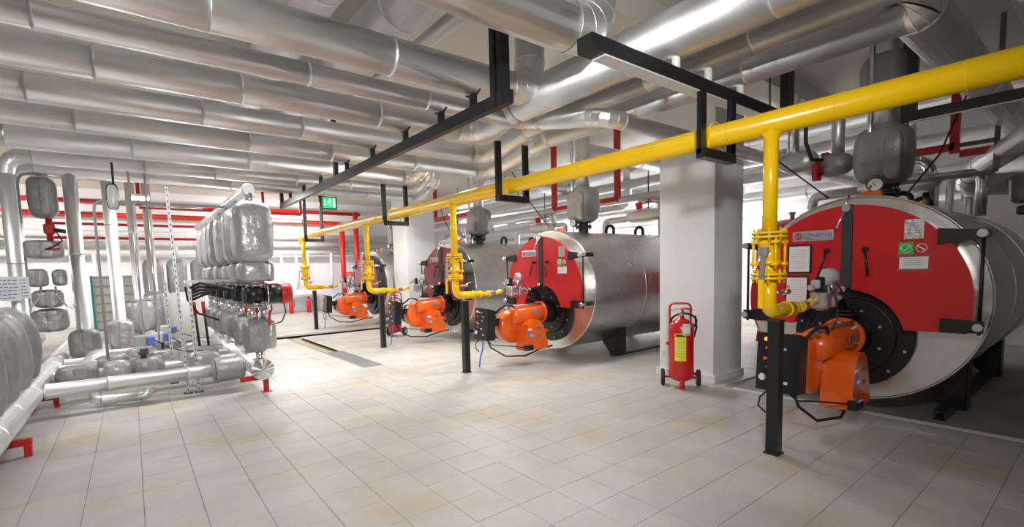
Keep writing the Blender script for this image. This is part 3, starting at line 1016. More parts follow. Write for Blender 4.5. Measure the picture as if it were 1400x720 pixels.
# ================================================================== burners
def burner(y, label):
    t = thing('gas_burner', label, 'burner', (4.9, y, .30), 'orange gas burners on the boiler fronts')
    # volute
    g = G().lathe([(-.01, .05), (0, .20), (.02, .262), (.05, .275), (.19, .275), (.22, .262), (.235, .19), (.24, .03)], (4.88, y+.01, .61), (0, 1, 0), 36)
    vo = obj('fan_housing', g, ORANGE, t)
    # duct from the volute to the flange
    def sq(cx, w, h, z, k=10):
        return None
    g = G()
    secs = [(4.80, .12, .12, .76), (4.90, .145, .14, .785), (5.05, .15, .14, .80), (5.25, .15, .14, .81), (5.39, .155, .15, .81)]
    n = 24
    v = []
    for (x, ry, rz, zc) in secs:
        for i in range(n):
            a = 2*PI*i/n
            e = .75
            cy = math.copysign(abs(cos(a))**e, cos(a)); sy = math.copysign(abs(sin(a))**e, sin(a))
            v.append((x, y+.05*(5.39-x)/.6+ry*cy, zc+rz*sy))
    f = [(k*n+i, k*n+(i+1) % n, (k+1)*n+(i+1) % n, (k+1)*n+i) for k in range(len(secs)-1) for i in range(n)]
    f += [tuple(range(n-1, -1, -1)), tuple(range((len(secs)-1)*n, len(secs)*n))]
    g.add(v, f, True)
    obj('air_duct', g, ORANGE, t)
    g = G().lathe([(0, .185), (.035, .19), (.04, .18)], (5.385, y, .81), (1, 0, 0), 32)
    obj('mount_flange', g, ORANGE, t)
    g = G()
    for k in range(6):
        a = 2*PI*k/6+.3
        g.cyl((5.37, y+.165*cos(a), .81+.165*sin(a)), (5.44, y+.165*cos(a), .81+.165*sin(a)), .012, 6)
    g.tube([(4.75, y-.06, .955), (5.36, y-.10, .965)], .013, 8)
    g.lathe([(0, .03), (.012, .03)], (4.66, y-.05, .93), (-.3, -.4, .8), 16)
    g.lathe([(0, .026), (.012, .026)], (5.28, y-.02, .955), (0, -.3, 1), 16)
    obj('slide_bar', g, CASTAL, t, 'bare metal slide bar and eyes')
    obj('duct_plate', G().box((5.20, y-.148, .83), (.17, .006, .05)), CASTAL, t)
    # air intake and damper box
    P = [(4.88, .235), (5.37, .235), (5.36, .33), (5.27, .60), (5.23, .67), (5.17, .715), (5.09, .725), (5.01, .70), (4.95, .64), (4.93, .56), (4.89, .38)]
    g = G().prism(P, y-.25, y+.0, 'y')
    ib = obj('air_intake', g, ORANGE, t)
    g = G().bbox((5.15, y-.255, .60), (.02, .02, .02), .004)
    P2 = [(5.10, .58), (5.16, .61), (5.23, .585), (5.17, .55)]
    g.prism(P2, y-.257, y-.249, 'y')
    g.box((5.17, y-.252, .45), (.09, .006, .035))
    obj('badge', g, PLATEG, ib, 'small grey diamond badge')
    obj('side_plate', G().box((4.97, y-.252, .50), (.06, .006, .075)), BLUE, ib, 'small blue and grey data plate')
    obj('side_plate', G().box((4.97, y-.252, .575), (.08, .006, .03)), PAPER, ib)
    g = G().cyl((4.99, y-.25, .47), (4.99, y-.28, .47), .03, 14)
    obj('knob', g, GREYP, ib)
    obj('junction_box', G().bbox((4.93, y-.26, .285), (.16, .08, .085), .008), BLACK, ib)
    g = G().cyl((5.28, y-.16, .50), (5.43, y-.16, .50), .045, 16)
    obj('damper_motor', g, ORANGE, ib)
    # motor between panel and volute
    g = G().lathe([(0, .19), (.02, .205), (.12, .205), (.15, .18)], (4.80, y+.24, .62), (0, 1, 0), 28)
    for k in range(16):
        a = 2*PI*k/16
        g.box((4.80+.208*cos(a), y+.31, .62+.208*sin(a)), (.012, .10, .012))
    obj('fan_motor', g, BLACK, t)
    obj('motor_bolt', G().cyl((4.62, y+.30, .60), (4.56, y+.30, .60), .018, 8), ORANGE, t)
    # control panel
    P = [(4.26, .45), (4.42, .44), (4.45, .90), (4.30, .945)]
    pn = obj('control_panel', G().prism(P, y-.05, y+.29, 'y').box((4.54, y+.14, .70), (.30, .10, .12)), BLACK, t)
    def onp(u, v_):     # point on the sloping panel face: u along -Y from the left edge, v up
        k = v_/.49
        return (4.26+.04*k-.006, y+.29-u, .45+.495*k)
    def disc(u, v_, r, m, nm, lb=None):
        c = Vector(onp(u, v_))
        obj(nm, G().lathe([(0, r), (.012, r*.9)], c+Vector((.004, 0, 0)), (-1, 0, .08), 16), m, pn, lb)
    disc(.075, .435, .018, LAMPY, 'pilot_lamp', 'lit amber lamp')
    disc(.085, .36, .014, LAMPR, 'pilot_lamp', 'red lamp')
    disc(.14, .425, .012, PAPER, 'switch')
    disc(.20, .42, .012, GREYP, 'switch')
    disc(.07, .27, .013, LAMPR, 'pilot_lamp', 'red lamp')
    disc(.10, .25, .010, LAMPY, 'pilot_lamp', 'amber lamp')
    disc(.055, .11, .032, PAPER, 'round_badge', 'round white badge with red centre')
    disc(.055, .111, .022, LAMPR, 'round_badge_centre')
    for (u, v_, m_) in ((.09, .20, BLUE), (.20, .30, GREYP), (.19, .17, PAPER), (.24, .08, PAPER), (.22, .36, GREYP)):
        c = onp(u, v_)
        obj('panel_label', G().box((c[0]+.003, c[1], c[2]), (.006, .035, .022)), m_, pn)
    g = G().tube([(4.30, y+.10, .44), (4.30, y+.12, .30), (4.28, y+.16, .16), (4.27, y+.18, .01)], .012, 8)
    obj('supply_conduit', g, BLUE, t, 'blue cable conduit to the floor')
    g = G().tube([(4.32, y+.0, .44), (4.36, y-.02, .33), (4.6, y-.08, .17), (4.95, y-.15, .14), (5.3, y-.1, .20), (5.6, y-.1, .23)], .013, 8)
    g.tube([(4.34, y+.05, .44), (4.42, y+.02, .36), (4.66, y-.12, .33), (4.90, y-.24, .29)], .008, 6)
    g.tube([(4.30, y+.2, .44), (4.26, y+.25, .38), (4.27, y+.27, .30), (4.3, y+.22, .24)], .008, 6)
    g.tube([(4.5, y+.02, .86), (4.62, y-.05, .97), (4.75, y-.08, .97), (4.8, y-.08, .92)], .016, 8)
    obj('cable_loom', g, RUBBER, t)
    return t

bn = burner(1.64, 'orange gas burner with black panel behind the nearest black post')
valve = None
def train(y, label):
    t = thing('gas_valve_train', label, 'gas valve', (4.85, y, 1.19), 'grey gas valve trains above the burners')
    g = G().bbox((4.95, y, 1.19), (.16, .11, .12), .015)
    g.bbox((4.88, y, 1.19), (.04, .14, .15), .01).bbox((5.05, y, 1.19), (.05, .15, .14), .01)
    for s in (-1, 1):
        for q in (-1, 1):
            g.cyl((4.84, y+s*.055, 1.19+q*.055), (5.09, y+s*.055, 1.19+q*.055), .010, 6)
    g.cyl((4.93, y, 1.10), (4.93, y, 1.13), .04, 12)
    g.cyl((5.00, y-.05, 1.25), (5.00, y-.05, 1.36), .03, 10)
    obj('valve_block', g, CASTAL, t)
    g = G().bbox((4.90, y+.01, 1.33), (.05, .075, .15), .01)
    obj('solenoid', g, BLACK, t)
    g = G().bbox((4.84, y+.02, 1.34), (.04, .07, .08), .01).bbox((4.79, y+.04, 1.31), (.05, .05, .05), .01)
    obj('pressure_switch', g, GREYP, t)
    g = G().cyl((5.03, y-.02, 1.26), (5.03, y-.02, 1.33), .03, 12)
    obj('actuator_neck', g, BLACK, t)
    g = G().lathe([(-.05, .055), (-.04, .072), (.03, .075), (.045, .06)], (5.04, y-.02, 1.405), (.9, -.45, .0), 20)
    g.bbox((5.02, y-.0, 1.345), (.10, .09, .04), .01)
    obj('actuator', g, GREYP, t, 'round grey plastic actuator')
    g = G().cyl((5.05, y, 1.19), (5.20, y, 1.19), .038, 14).cyl((5.2, y, 1.19), (5.27, y, 1.19), .05, 14)
    obj('outlet_pipe', g, CASTAL, t)
    g = G().tube(bend([(5.25, y, 1.19), (5.38, y, 1.19), (5.50, y, 1.05), (5.54, y, .90)], .08), .042, 14)
    g.box((5.42, y-.02, 1.03), (.20, .22, .02)).box((5.42, y-.02, 1.065), (.18, .18, .014))
    obj('gas_elbow', g, BLACK, t)
    obj('name_tag', G().box((5.24, y-.052, 1.20), (.09, .003, .03)), PAPER, t)
    g = G().tube([(4.93, y-.05, 1.33), (4.98, y-.11, 1.18), (4.94, y-.12, 1.02), (4.88, y-.10, .93)], .006, 6)
    g.tube([(5.07, y-.06, 1.36), (5.14, y-.10, 1.24), (5.28, y-.12, 1.12), (5.4, y-.12, 1.05)], .010, 6)
    obj('control_cable', g, RUBBER, t)
    return t
vt = train(1.66, 'grey gas valves with round actuator above the nearest burner')
for (y, a, b) in ((6.02, 'orange gas burner with black control panel in front of the middle red boiler', 'grey gas valves between the second gas drop and the bright red door'),
                  (9.31, 'orange gas burner in front of the maroon boiler, beside the small red extinguisher', 'grey gas valves above the third burner'),
                  (13.72, 'farthest orange gas burner, left of the farthest maroon door', 'farthest grey gas valves, above the farthest burner')):
    dup(bn, (0, y-1.64, 0), a)
    dup(vt, (0, y-1.64+.1, 0), b)

# risers with quilted jackets on the boiler tops
def riser(y, label, dark=True):
    x = BX+.82
    t = thing('boiler_riser', label, 'pipe', (x, y, 2.30), 'jacketed valves on the boiler tops')
    m_ = QUILTD if dark else QUILT
    g = G().quilt((x, y, 2.66), (.50, .50, .66), .55, int(y*7), gather=.35, wr=.03)
    obj('valve_jacket', g, m_, t)
    g = G().quilt((x-.2, y-.13, 2.62), (.14, .16, .5), .5, int(y*5), wr=.04)
    obj('jacket_flap', g, m_, t)
    g = G().cyl((x, y, 2.29), (x, y, 2.40), .085, 16)
    flange(g, (x, y, 2.36), .15, bolts=8)
    obj('valve_flange', g, DARK, t)
    obj('riser_pipe', G().lathe([(0, .125), (.5, .125), (.51, .13), (.53, .13), (.54, .125), (1.0, .125)], (x, y, 2.93), (0, 0, 1), 20), ALU, t)
    obj('vent_pipe', G().tube(bend([(x-.2, y+.08, 2.45), (x-.2, y+.08, 3.05), (x-.2, y+.08, 3.9)], .05), .028, 10), CHROME, t)
    return t
rs = riser(1.64, 'grey quilted valve jacket on the nearest boiler, behind its pressure gauge')
obj('upper_jacket', G().quilt((BX+.82, 1.64, 3.52), (.44, .44, .42), .6, 11, gather=.2), QUILTD, rs)
riser(6.02, 'silver quilted valve jacket on the middle red boiler', False)
riser(9.31, 'grey quilted valve jacket above the third boiler, under the gas main')
riser(13.72, 'quilted valve jacket above the farthest boiler')
for (y, lb, xe) in ((1.64, 'silver pipe bending over from the nearest boiler riser to the back', 10.9), (6.02, 'silver mitred pipe bending over from the middle boiler riser to the back', 10.9), (9.31, 'silver pipe bending over from the third boiler riser to the back', 10.9)):
    pipe(lb, [(BX+.82, y, 3.70), (BX+.82, y, 4.05), (xe, y, 4.05)] if y < 2 else [(BX+.82, y, 3.2), (BX+.82, y, 3.62), (xe, y, 3.62)], .135, er=1.7, seed=3, gores=6, name='header_branch', sec=1.3)

# ================================================================== wheeled extinguishers
def extinguisher(x, y, label, s=1.0, rz=0.):
    t = thing('fire_extinguisher', label, 'fire extinguisher', (x, y, 0), 'wheeled red fire extinguishers')
    v = Vector((sin(YAW+.1)*1, -cos(YAW+.1), 0))      # across
    n_ = Vector((-.80, -.60, 0)).normalized()         # towards the open floor
    v = Vector((n_.y*-1, n_.x, 0)) if False else Vector((.60, -.80, 0))
    c = Vector((x, y, 0))
    g = G().lathe([(0, .02), (.015, .08), (.05, .135), (.10, .150), (.68, .150), (.74, .135), (.785, .085), (.80, .04), (.83, .035)], c+Vector((0, 0, .075)), (0, 0, 1), 32)
    obj('cylinder', g, RED, t)
    g = G().box(c+n_*.125+Vector((0, 0, .065)), (.045, .045, .13))
    obj('front_foot', g, RED, t)
    g = G().tube(bend([c+v*.115-n_*.10+Vector((0, 0, .12)), c+v*.125-n_*.16+Vector((0, 0, .80)), c+v*.13-n_*.17+Vector((0, 0, 1.05)), c-v*.13-n_*.17+Vector((0, 0, 1.05)), c-v*.125-n_*.16+Vector((0, 0, .80)), c-v*.115-n_*.10+Vector((0, 0, .12))], .07), .014, 10)
    g.bar(c+v*.05+n_*.0+Vector((0, 0, .25)), c+v*.22-n_*.11+Vector((0, 0, .12)), .03, .03)
    g.cyl(c-v*.21-n_*.11+Vector((0, 0, .105)), c+v*.21-n_*.11+Vector((0, 0, .105)), .014, 8)
    g.box(c-v*.165+Vector((0, 0, .56)), (.03, .03, .035))
    obj('carrying_frame', g, RED, t)
    for sgn in (1, -1):
        g = G().lathe([(-.022, .06), (-.022, .098), (-.015, .105), (.015, .105), (.022, .098), (.022, .06)], c+v*(.215*sgn)-n_*.11+Vector((0, 0, .105)), v, 28)
        wh = obj('wheel', g, RUBBER, t)
        g = G().lathe([(-.026, .02), (-.02, .058), (.02, .058), (.026, .02)], c+v*(.215*sgn)-n_*.11+Vector((0, 0, .105)), v, 20)
        obj('hub', g, GREYP, wh)
    g = G().cyl(c+Vector((0, 0, .89)), c+Vector((0, 0, .95)), .028, 12).bbox(tuple(c+Vector((0, 0, .955))), (.07, .05, .05), .01)
    obj('valve_head', g, CASTAL, t)
    g = G().tube([c+v*-.02+Vector((0, 0, .98)), c+v*.05+Vector((0, 0, 1.0)), c+v*.13+Vector((0, 0, .985))], .011, 8)
    obj('squeeze_lever', g, RED, t)
    ho = []
    for k in range(40):
        a = 2*PI*k/20
        rr_ = .15+.006*(k//20)
        ho.append(c-n_*(.06-.13*sin(a)*.5)+v*(rr_*cos(a)+.03)+Vector((0, 0, .83+.11*sin(a)-.004*(k//20))))
    g = G().tube(ho, .012, 8)
    g.tube([c+v*.17-n_*.08+Vector((0, 0, .90)), c+v*.19-n_*.10+Vector((0, 0, .75)), c+v*.16-n_*.12+Vector((0, 0, .62))], .013, 8)
    obj('hose', g, RUBBER, t)
    def lab(a0, a1, z0, z1, m_, r=.1515):
        k = 8
        vv = []; ff = []
        for i in range(k+1):
            a = a0+(a1-a0)*i/k
            d = n_*cos(a)+v*sin(a)
            vv += [c+d*r+Vector((0, 0, z0)), c+d*r+Vector((0, 0, z1))]
        for i in range(k): ff.append((2*i, 2*i+2, 2*i+3, 2*i+1))
        return G().add(vv, ff, True)
    yl = obj('instruction_label', lab(-.62, .30, .36, .70, LABY), LABY, t, 'yellow instruction label')
    obj('label_heading', lab(-.55, .24, .66, .69, DARK, .1522), DARK, yl)
    g = G()
    for k in range(7):
        q = lab(-.35, .22, .62-.035*k, .626-.035*k, DARK, .1522)
        g.add(q.v, q.f, True)
    obj('label_print', g, TEXTG, yl)
    g = lab(-.53, -.42, .55, .60, PAPER, .1522); q = lab(-.53, -.42, .48, .53, PAPER, .1522); g.add(q.v, q.f, True)
    q = lab(-.55, -.25, .375, .395, PAPER, .1522); g.add(q.v, q.f, True)
    obj('label_pictogram', g, PAPER, yl)
    wl = obj('service_label', lab(.02, .66, .68, .82, PAPER, .1525), PAPER, t, 'white service label')
    obj('label_lines', lab(.06, .62, .69, .70, DARK, .1532), TEXTG, wl)
    obj('label_lines', lab(.06, .5, .79, .797, DARK, .1532), TEXTG, wl)
    return t
e1 = extinguisher(5.40, 3.36, 'large red wheeled fire extinguisher with yellow label, against the white column')
e2 = dup(e1, (-.45, 7.40, 0), 'red wheeled fire extinguisher behind the third black post, by the farther column')
#@@LEFT
# ================================================================== left side: floor headers
HZL = .31
pipe('silver floor header running along the left edge of the frame', [(-.98, 2.6, HZL), (-.98, 13.5, HZL)], .125, seed=20, name='floor_header', sec=.9)
pipe('second wider silver floor header behind the flange covers', [(-1.62, 5.0, .42), (-1.62, 13.5, .42)], .16, seed=21, name='floor_header', sec=.9)
pipe('silver floor header running away between the foot covers', [(-.52, 8.6, .30), (-.52, 13.4, .30)], .15, seed=22, name='floor_header', sec=.7)
for (y, lb) in ((5.92, 'dark red steel foot of the floor header, nearest the left corner'), (7.98, 'dark red steel foot of the floor header, under the pipe corner')):
    t = thing('steel_support', lb, 'pipe support', (-.92, y, 0), 'red feet under the floor header')
    obj('cross_bar', G().box((-.94, y, .13), (.28, .06, .06)), SIGNRED, t)
    obj('leg', G().box((-.83, y, .05), (.05, .07, .10)), SIGNRED, t)
    obj('leg', G().box((-1.06, y, .05), (.07, .08, .10)), SIGNRED, t)
rod('short grey pipe end lying at the bottom left corner', [(-1.5, 4.0, .12), (-.80, 4.28, .12)], .035, GREYP, 'pipe_stub', 'pipe')
# cross pipes from the header to the manifold
ys = [7.37, 8.08, 8.72, 9.38, 10.05]
names = ['nearest', 'second', 'third', 'fourth', 'farthest']
for k, y in enumerate(ys):
    r = .086 if k == 0 else .068
    pipe('%s silver cross pipe low over the floor between header and manifold' % names[k], [(-.86, y, HZL+.03*(k > 0)), (1.15, y, HZL+.03*(k > 0))], r, seed=30+k, name='cross_pipe', sec=.7 if k == 0 else 1.2, group='silver cross pipes over the floor at left')
def cover(name, label, c, d, m_, e=.5, seed=0, group=None, gather=.3, tie=True, cat='valve cover', wr=.035):
    t = thing(name, label, cat, (c[0], c[1], c[2]-d[2]/2), group)
    obj('padding', G().quilt(c, d, e, seed, gather=gather, wr=wr), m_, t)
    for s in (-1, 1):
        g = G()
        z = c[2]+s*d[2]*.43
        rx = d[0]*.40; ry = d[1]*.40
        g.tube([(c[0]+rx*cos(a), c[1]+ry*sin(a), z) for a in [2*PI*i/18 for i in range(19)]], .005, 5, cap=False)
        if tie: obj('tie_cord', g, DARK, t)
    g = G().quilt((c[0]+d[0]*.10, c[1]-d[1]*.46, c[2]), (d[0]*.35, d[1]*.10, d[2]*.86), .4, seed+5, 14, 10, wr=.05)
    obj('seam_flap', g, m_, t)
    return t
t = thing('valve_cover', 'thick grey padded sleeve at the manifold end of the nearest cross pipe', 'valve cover', (.98, 7.37, .15))
g = G().lathe([(0, .09), (.01, .13), (.04, .155), (.10, .162), (.20, .160), (.30, .163), (.36, .155), (.39, .12), (.40, .09)], (.76, 7.37, HZL), (1, 0, 0), 32, noise=lambda tt, a: .02*sin(5*a+9*tt)+.012*sin(13*a))
obj('padding', g, QUILTD, t)
for tx in (.795, 1.12): obj('tie_cord', G().ring((tx, 7.37, HZL), (1, 0, 0), .15, .006, 24), DARK, t)
vcg = 'grey padded valve covers along the cross pipes'
qn = 0
for (x, y, sx, lb) in ((-.62, 8.05, .42, 'padded cover on the second cross pipe beside the floor header'), (-.22, 8.08, .30, 'small padded cover in the middle of the second cross pipe'), (.12, 8.08, .34, 'padded cover under the black handwheel valve'),
                       (.30, 8.72, .42, 'padded cover on the third cross pipe'), (-.30, 8.72, .40, 'padded cover on the left part of the third cross pipe'), (.05, 9.38, .40, 'padded cover on the fourth cross pipe'), (.45, 10.05, .5, 'padded cover on the farthest cross pipe'),
                       (.75, 8.10, .42, 'padded cover at the manifold end of the second cross pipe'), (.80, 8.74, .42, 'padded cover at the manifold end of the third cross pipe'), (.80, 9.4, .42, 'padded cover at the manifold end of the fourth cross pipe')):
    qn += 1
    cover('valve_cover', lb, (x, y, .355), (sx, .29, .26), QUILTD if qn % 2 else QUILT, .6, 50+qn, vcg, 0.1, False)
t = thing('handwheel_valve', 'black valve with flat handwheel on the second cross pipe', 'valve', (.06, 8.08, .48))
obj('bonnet', G().cyl((.06, 8.08, .45), (.06, 8.08, .60), .035, 12).box((.06, 8.08, .545), (.12, .12, .02)), DARK, t)
g = G().ring((.06, 8.08, .62), (0, 0, 1), .085, .011, 24)
for k in range(4): g.bar((.06, 8.08, .62), (.06+.085*cos(k*PI/2), 8.08+.085*sin(k*PI/2), .62), .012, .012)
obj('handwheel', g, GREYP, t)
for (x, y, z, lb) in ((.10, 8.6, .66, 'blue and grey valve drive box nearest the chrome post'), (.33, 9.5, .60, 'white and blue valve drive box in the middle of the pipework'), (.50, 11.0, .58, 'small blue valve drive box farthest back')):
    t = thing('valve_drive', lb, 'valve drive', (x, y, z-.1), 'blue valve drive boxes')
    obj('housing', G().bbox((x-.06, y, z), (.15, .16, .16), .015), GREYP if z > .65 else PAPER, t)
    obj('cover', G().bbox((x+.065, y-.01, z-.01), (.10, .17, .13), .015), BLUE, t)
    obj('stem', G().cyl((x, y, z-.2), (x, y, z-.07), .02, 10), DARK, t)
    obj('lead', G().tube([(x+.1, y, z), (x+.25, y-.05, z-.12), (x+.45, y-.1, z-.2), (x+.7, y-.1, z-.22)], .008, 6), RUBBER, t)
# drain loop under the nearest pipe
pipe('short silver drain loop lying on the floor under the nearest cross pipe', [(-.42, 7.70, .30), (-.46, 7.62, .085), (.06, 7.45, .085), (.10, 7.56, .30)], .055, er=1.4, seed=44, name='drain_loop')
# manifold
t = thing('manifold', 'silver manifold drum with fan pleated end cap, on a red stand', 'manifold', (1.28, 6.75, 0))
g = G().lathe([(0, .128), (5.6, .128)], (1.27, 6.80, HZL+.02), (0, 1, 0), 32)
obj('drum', g, ALU, t)
n = 14
for k in range(n):
    a, b = 2*PI*k/n, 2*PI*(k+1)/n
    m2 = (a+b)/2
    c = (1.27, 6.745, HZL+.02)
    P = lambda ang, r, y: (1.27+r*cos(ang), y, HZL+.02+r*sin(ang))
    g = G().add([c, P(a, .136, 6.80), P(m2, .136, 6.79), P(b, .136, 6.80), P(a, .136, 6.86), P(b, .136, 6.86), P(m2, .138, 6.86)],
                [(0, 2, 1), (0, 3, 2), (1, 2, 6, 4), (2, 3, 5, 6)])
    obj('cap_pleat', g, CHROME, t)
def stand(y, nm):
    obj('stand_post', G().box((1.33, y, .12), (.06, .06, .24)), SIGNRED, t)
    obj('stand_arm', G().box((1.20, y, .20), (.34, .06, .06)), SIGNRED, t)
    obj('stand_foot', G().box((1.33, y, .006), (.12, .12, .012)), SIGNRED, t)
stand(6.98, 0); stand(9.2, 1)
# pump risers on the manifold
def quad(k, y):
    return
un = ['nearest', 'second', 'third', 'fourth', 'fifth', 'farthest']
first = None
for k in range(6):
    y = 6.92+.80*k
    lb = '%s pump stack on the manifold: padded valves, black pump with red cap' % un[k]
    if first is None:
        first = thing('pump_stack', lb, 'pump', (1.27, y, .45), 'pump stacks standing on the silver manifold')
        u = first
        x = 1.27
        obj('lower_stub', G().cyl((x, y, .42), (x, y, .60), .055, 14), CHROME, u)
        obj('valve_cover', G().quilt((x-.03, y, .77), (.30, .36, .42), .45, 3, gather=.25), QUILTD, u)
        obj('valve_cover', G().quilt((x+.14, y+.02, .77), (.12, .30, .38), .45, 4, gather=.1), QUILT, u)
        g = G().bar((x+.12, y-.16, 1.10), (x+.10, y-.16, .90), .03, .012)
        obj('valve_lever', g, SIGNRED, u)
        obj('upper_stub', G().cyl((x-.06, y, .95), (x-.06, y, 1.15), .05, 14), CHROME, u)
        obj('upper_stub', G().cyl((x+.09, y+.04, .95), (x+.09, y+.04, 1.15), .045, 14), CHROME, u)
        obj('flange', flange(G(), (x, y, 1.165), .11, gap=.02, bolts=6), CASTAL, u)
        obj('flange', flange(G(), (x, y, 1.44), .11, gap=.02, bolts=6), CASTAL, u)
        g = G().lathe([(-.10, .07), (-.09, .11), (-.03, .13), (.03, .13), (.06, .10), (.12, .095)], (x-.02, y, 1.30), (1, 0, 0), 24)
        g.cyl((x, y, 1.17), (x, y, 1.43), .06, 16)
        obj('pump_body', g, BLACK, u)
        g = G().lathe([(-.16, .05), (-.15, .10), (-.12, .11)], (x-.0, y, 1.30), (1, 0, 0), 20)
        obj('pump_face', g, DARK, u)
        g = G().lathe([(0, .125), (.02, .13), (.16, .13)], (x+.13, y, 1.30), (1, 0, 0), 28)
        obj('motor', g, BLACK, u)
        g = G().lathe([(0, .13), (.01, .135), (.12, .135), (.135, .12)], (x+.29, y, 1.30), (1, 0, 0), 28)
        g.box((x+.2, y+.02, 1.425), (.14, .12, .03))
        obj('motor_cap', g, SIGNRED, u, 'red motor cap')
        g = G().ring((x+.12, y, 1.30), (1, 0, 0), .15, .010, 28)
        obj('clamp_ring', g, CHROME, u)
        g = G().tube([(x+.33, y-.02, 1.17), (x+.34, y-.04, 1.05), (x+.28, y-.06, .93), (x+.15, y-.10, .90)], .009, 6)
        obj('motor_cable', g, RUBBER, u)
        obj('valve_cover', G().quilt((x-.02, y, 1.60), (.36, .36, .28), .5, 6, gather=.2), QUILT, u)
        obj('valve_cover', G().quilt((x+.17, y, 1.60), (.10, .28, .26), .5, 7), QUILT, u)
        obj('tall_jacket', G().quilt((x, y, 2.10), (.47, .47, .80), .5, 8, 32, 26, gather=.25, wr=.03), QUILT, u)
        obj('top_stub', G().cyl((x, y, 2.46), (x, y, 2.60), .055, 14), CHROME, u)
    else:
        u = dup(first, (0, .80*k, 0), lb)
        for ch in u.children:
            if ch.name.startswith(('tall_jacket', 'valve_cover')) and abs(ch.data.vertices[0].co.x) < .06:
                ch.rotation_euler = (0, 0, PI/2*k+rnd.uniform(-.08, .08))
                q = rnd.uniform(.94, 1.03)
                ch.scale = (q, rnd.uniform(.94, 1.03), 1)
pipe('silver return header above the pump stacks, running to the far wall', [(1.27, 6.95, 2.655), (1.27, 12.8, 2.655), (2.4, 15.5, 2.9)], .07, seed=61, name='return_header')
# verticals with padded foot covers
VG = 'tall silver pipes dropping from the bank at left'
VP_ = [(-.65, 10.17, .092, 'wide silver vertical pipe over the dark grey foot cover, nearest of the four', (.40, .40, .55), .50, QUILTD),
       (-.22, 11.4, .095, 'silver vertical pipe second from the left, over a pale padded cover', (.40, .40, .62), .50, QUILT),
       (.10, 12.6, .08, 'silver vertical pipe third from the left, over a bright round padded cover', (.50, .50, .72), .78, QUILT),
       (.40, 13.8, .085, 'farthest silver vertical pipe, behind the slim conduit', (.46, .46, .9), .80, QUILT)]
for k, (x, y, r, lb, d, cz, m_) in enumerate(VP_):
    pipe(lb, [(x, y, cz+d[2]/2-.05), (x, y, 3.2 if k < 1 else 3.9)], r, seed=70+k, name='drop_pipe', group=VG, sec=1.3)
    fc = cover('valve_cover', 'padded cover at the foot of the %s' % ['nearest wide silver vertical', 'second silver vertical', 'third silver vertical, bright and round', 'farthest silver vertical'][k], (x, y, cz), d, m_, .45 if k != 2 else .7, 80+k, 'padded foot covers of the tall silver pipes', .3)
    obj('foot_stub', G().cyl((x, y, .0), (x, y, cz-d[2]/2+.08), .05, 14), CHROME, fc)
# jacketed fittings round the far drop at the left edge
FG = 'padded fittings round the left drop pipe'
for (c, d, lb, m_, e) in (((-.98, 10.2, 2.82), (.34, .34, .62), 'big padded cover high on the left drop pipe, just under the bank', QUILTD, .45),
                          ((-1.02, 10.15, 2.03), (.46, .30, .28), 'padded band with a small red mark, half way up the left drop pipe', QUILT, .45),
                          ((-1.12, 10.1, 1.60), (.24, .26, .27), 'small square padded cover below the red marked band', QUILT, .4),
                          ((-.88, 10.25, 1.60), (.18, .26, .26), 'narrow padded cover beside the small square one', QUILT, .5),
                          ((-1.02, 10.1, 1.28), (.36, .32, .28), 'upper half of the puffy cover pair at the foot of the left drop', QUILT, .6),
                          ((-1.02, 10.1, .95), (.42, .36, .36), 'lower half of the puffy cover pair at the foot of the left drop', QUILT, .5)):
    cover('valve_cover', lb, c, d, m_, e, int(c[2]*50), FG, .15)
t = thing('red_lever', 'small red valve handle sticking out of the padded band at left', 'lever', (-.90, 9.95, 2.0))
obj('handle_bar', G().bar((-.98, 9.96, 2.03), (-.82, 9.92, 2.03), .02, .02), SIGNRED, t)
t = thing('valve', 'red and black valve between two padded covers on the left drop pipe', 'valve', (-.95, 10.1, 2.2))
obj('body', G().bbox((-.93, 10.1, 2.34), (.13, .13, .16), .02).cyl((-.93, 10.1, 2.17), (-.93, 10.1, 2.5), .04, 12), SIGNRED, t)
obj('bonnet', G().cyl((-.93, 10.1, 2.34), (-.75, 10.0, 2.30), .03, 10), BLACK, t)
obj('capillary', G().tube([(-.85, 10.0, 2.3), (-.78, 9.9, 2.15), (-.9, 9.85, 2.05), (-.98, 9.9, 2.02)], .010, 6), RUBBER, t)
for s in (-1, 1):
    rod('looped thin bypass tube %s of the puffy left covers' % ('left' if s < 0 else 'right'), [(-1.0+s*.08, 10.0, 1.46), (-1.0+s*.10, 9.95, 1.30), (-1.0+s*.20, 9.9, 1.16), (-1.0+s*.27, 9.9, 1.12), (-1.0+s*.28, 9.9, 1.18)], .014, CHROME, 'bypass_tube', 'tube')
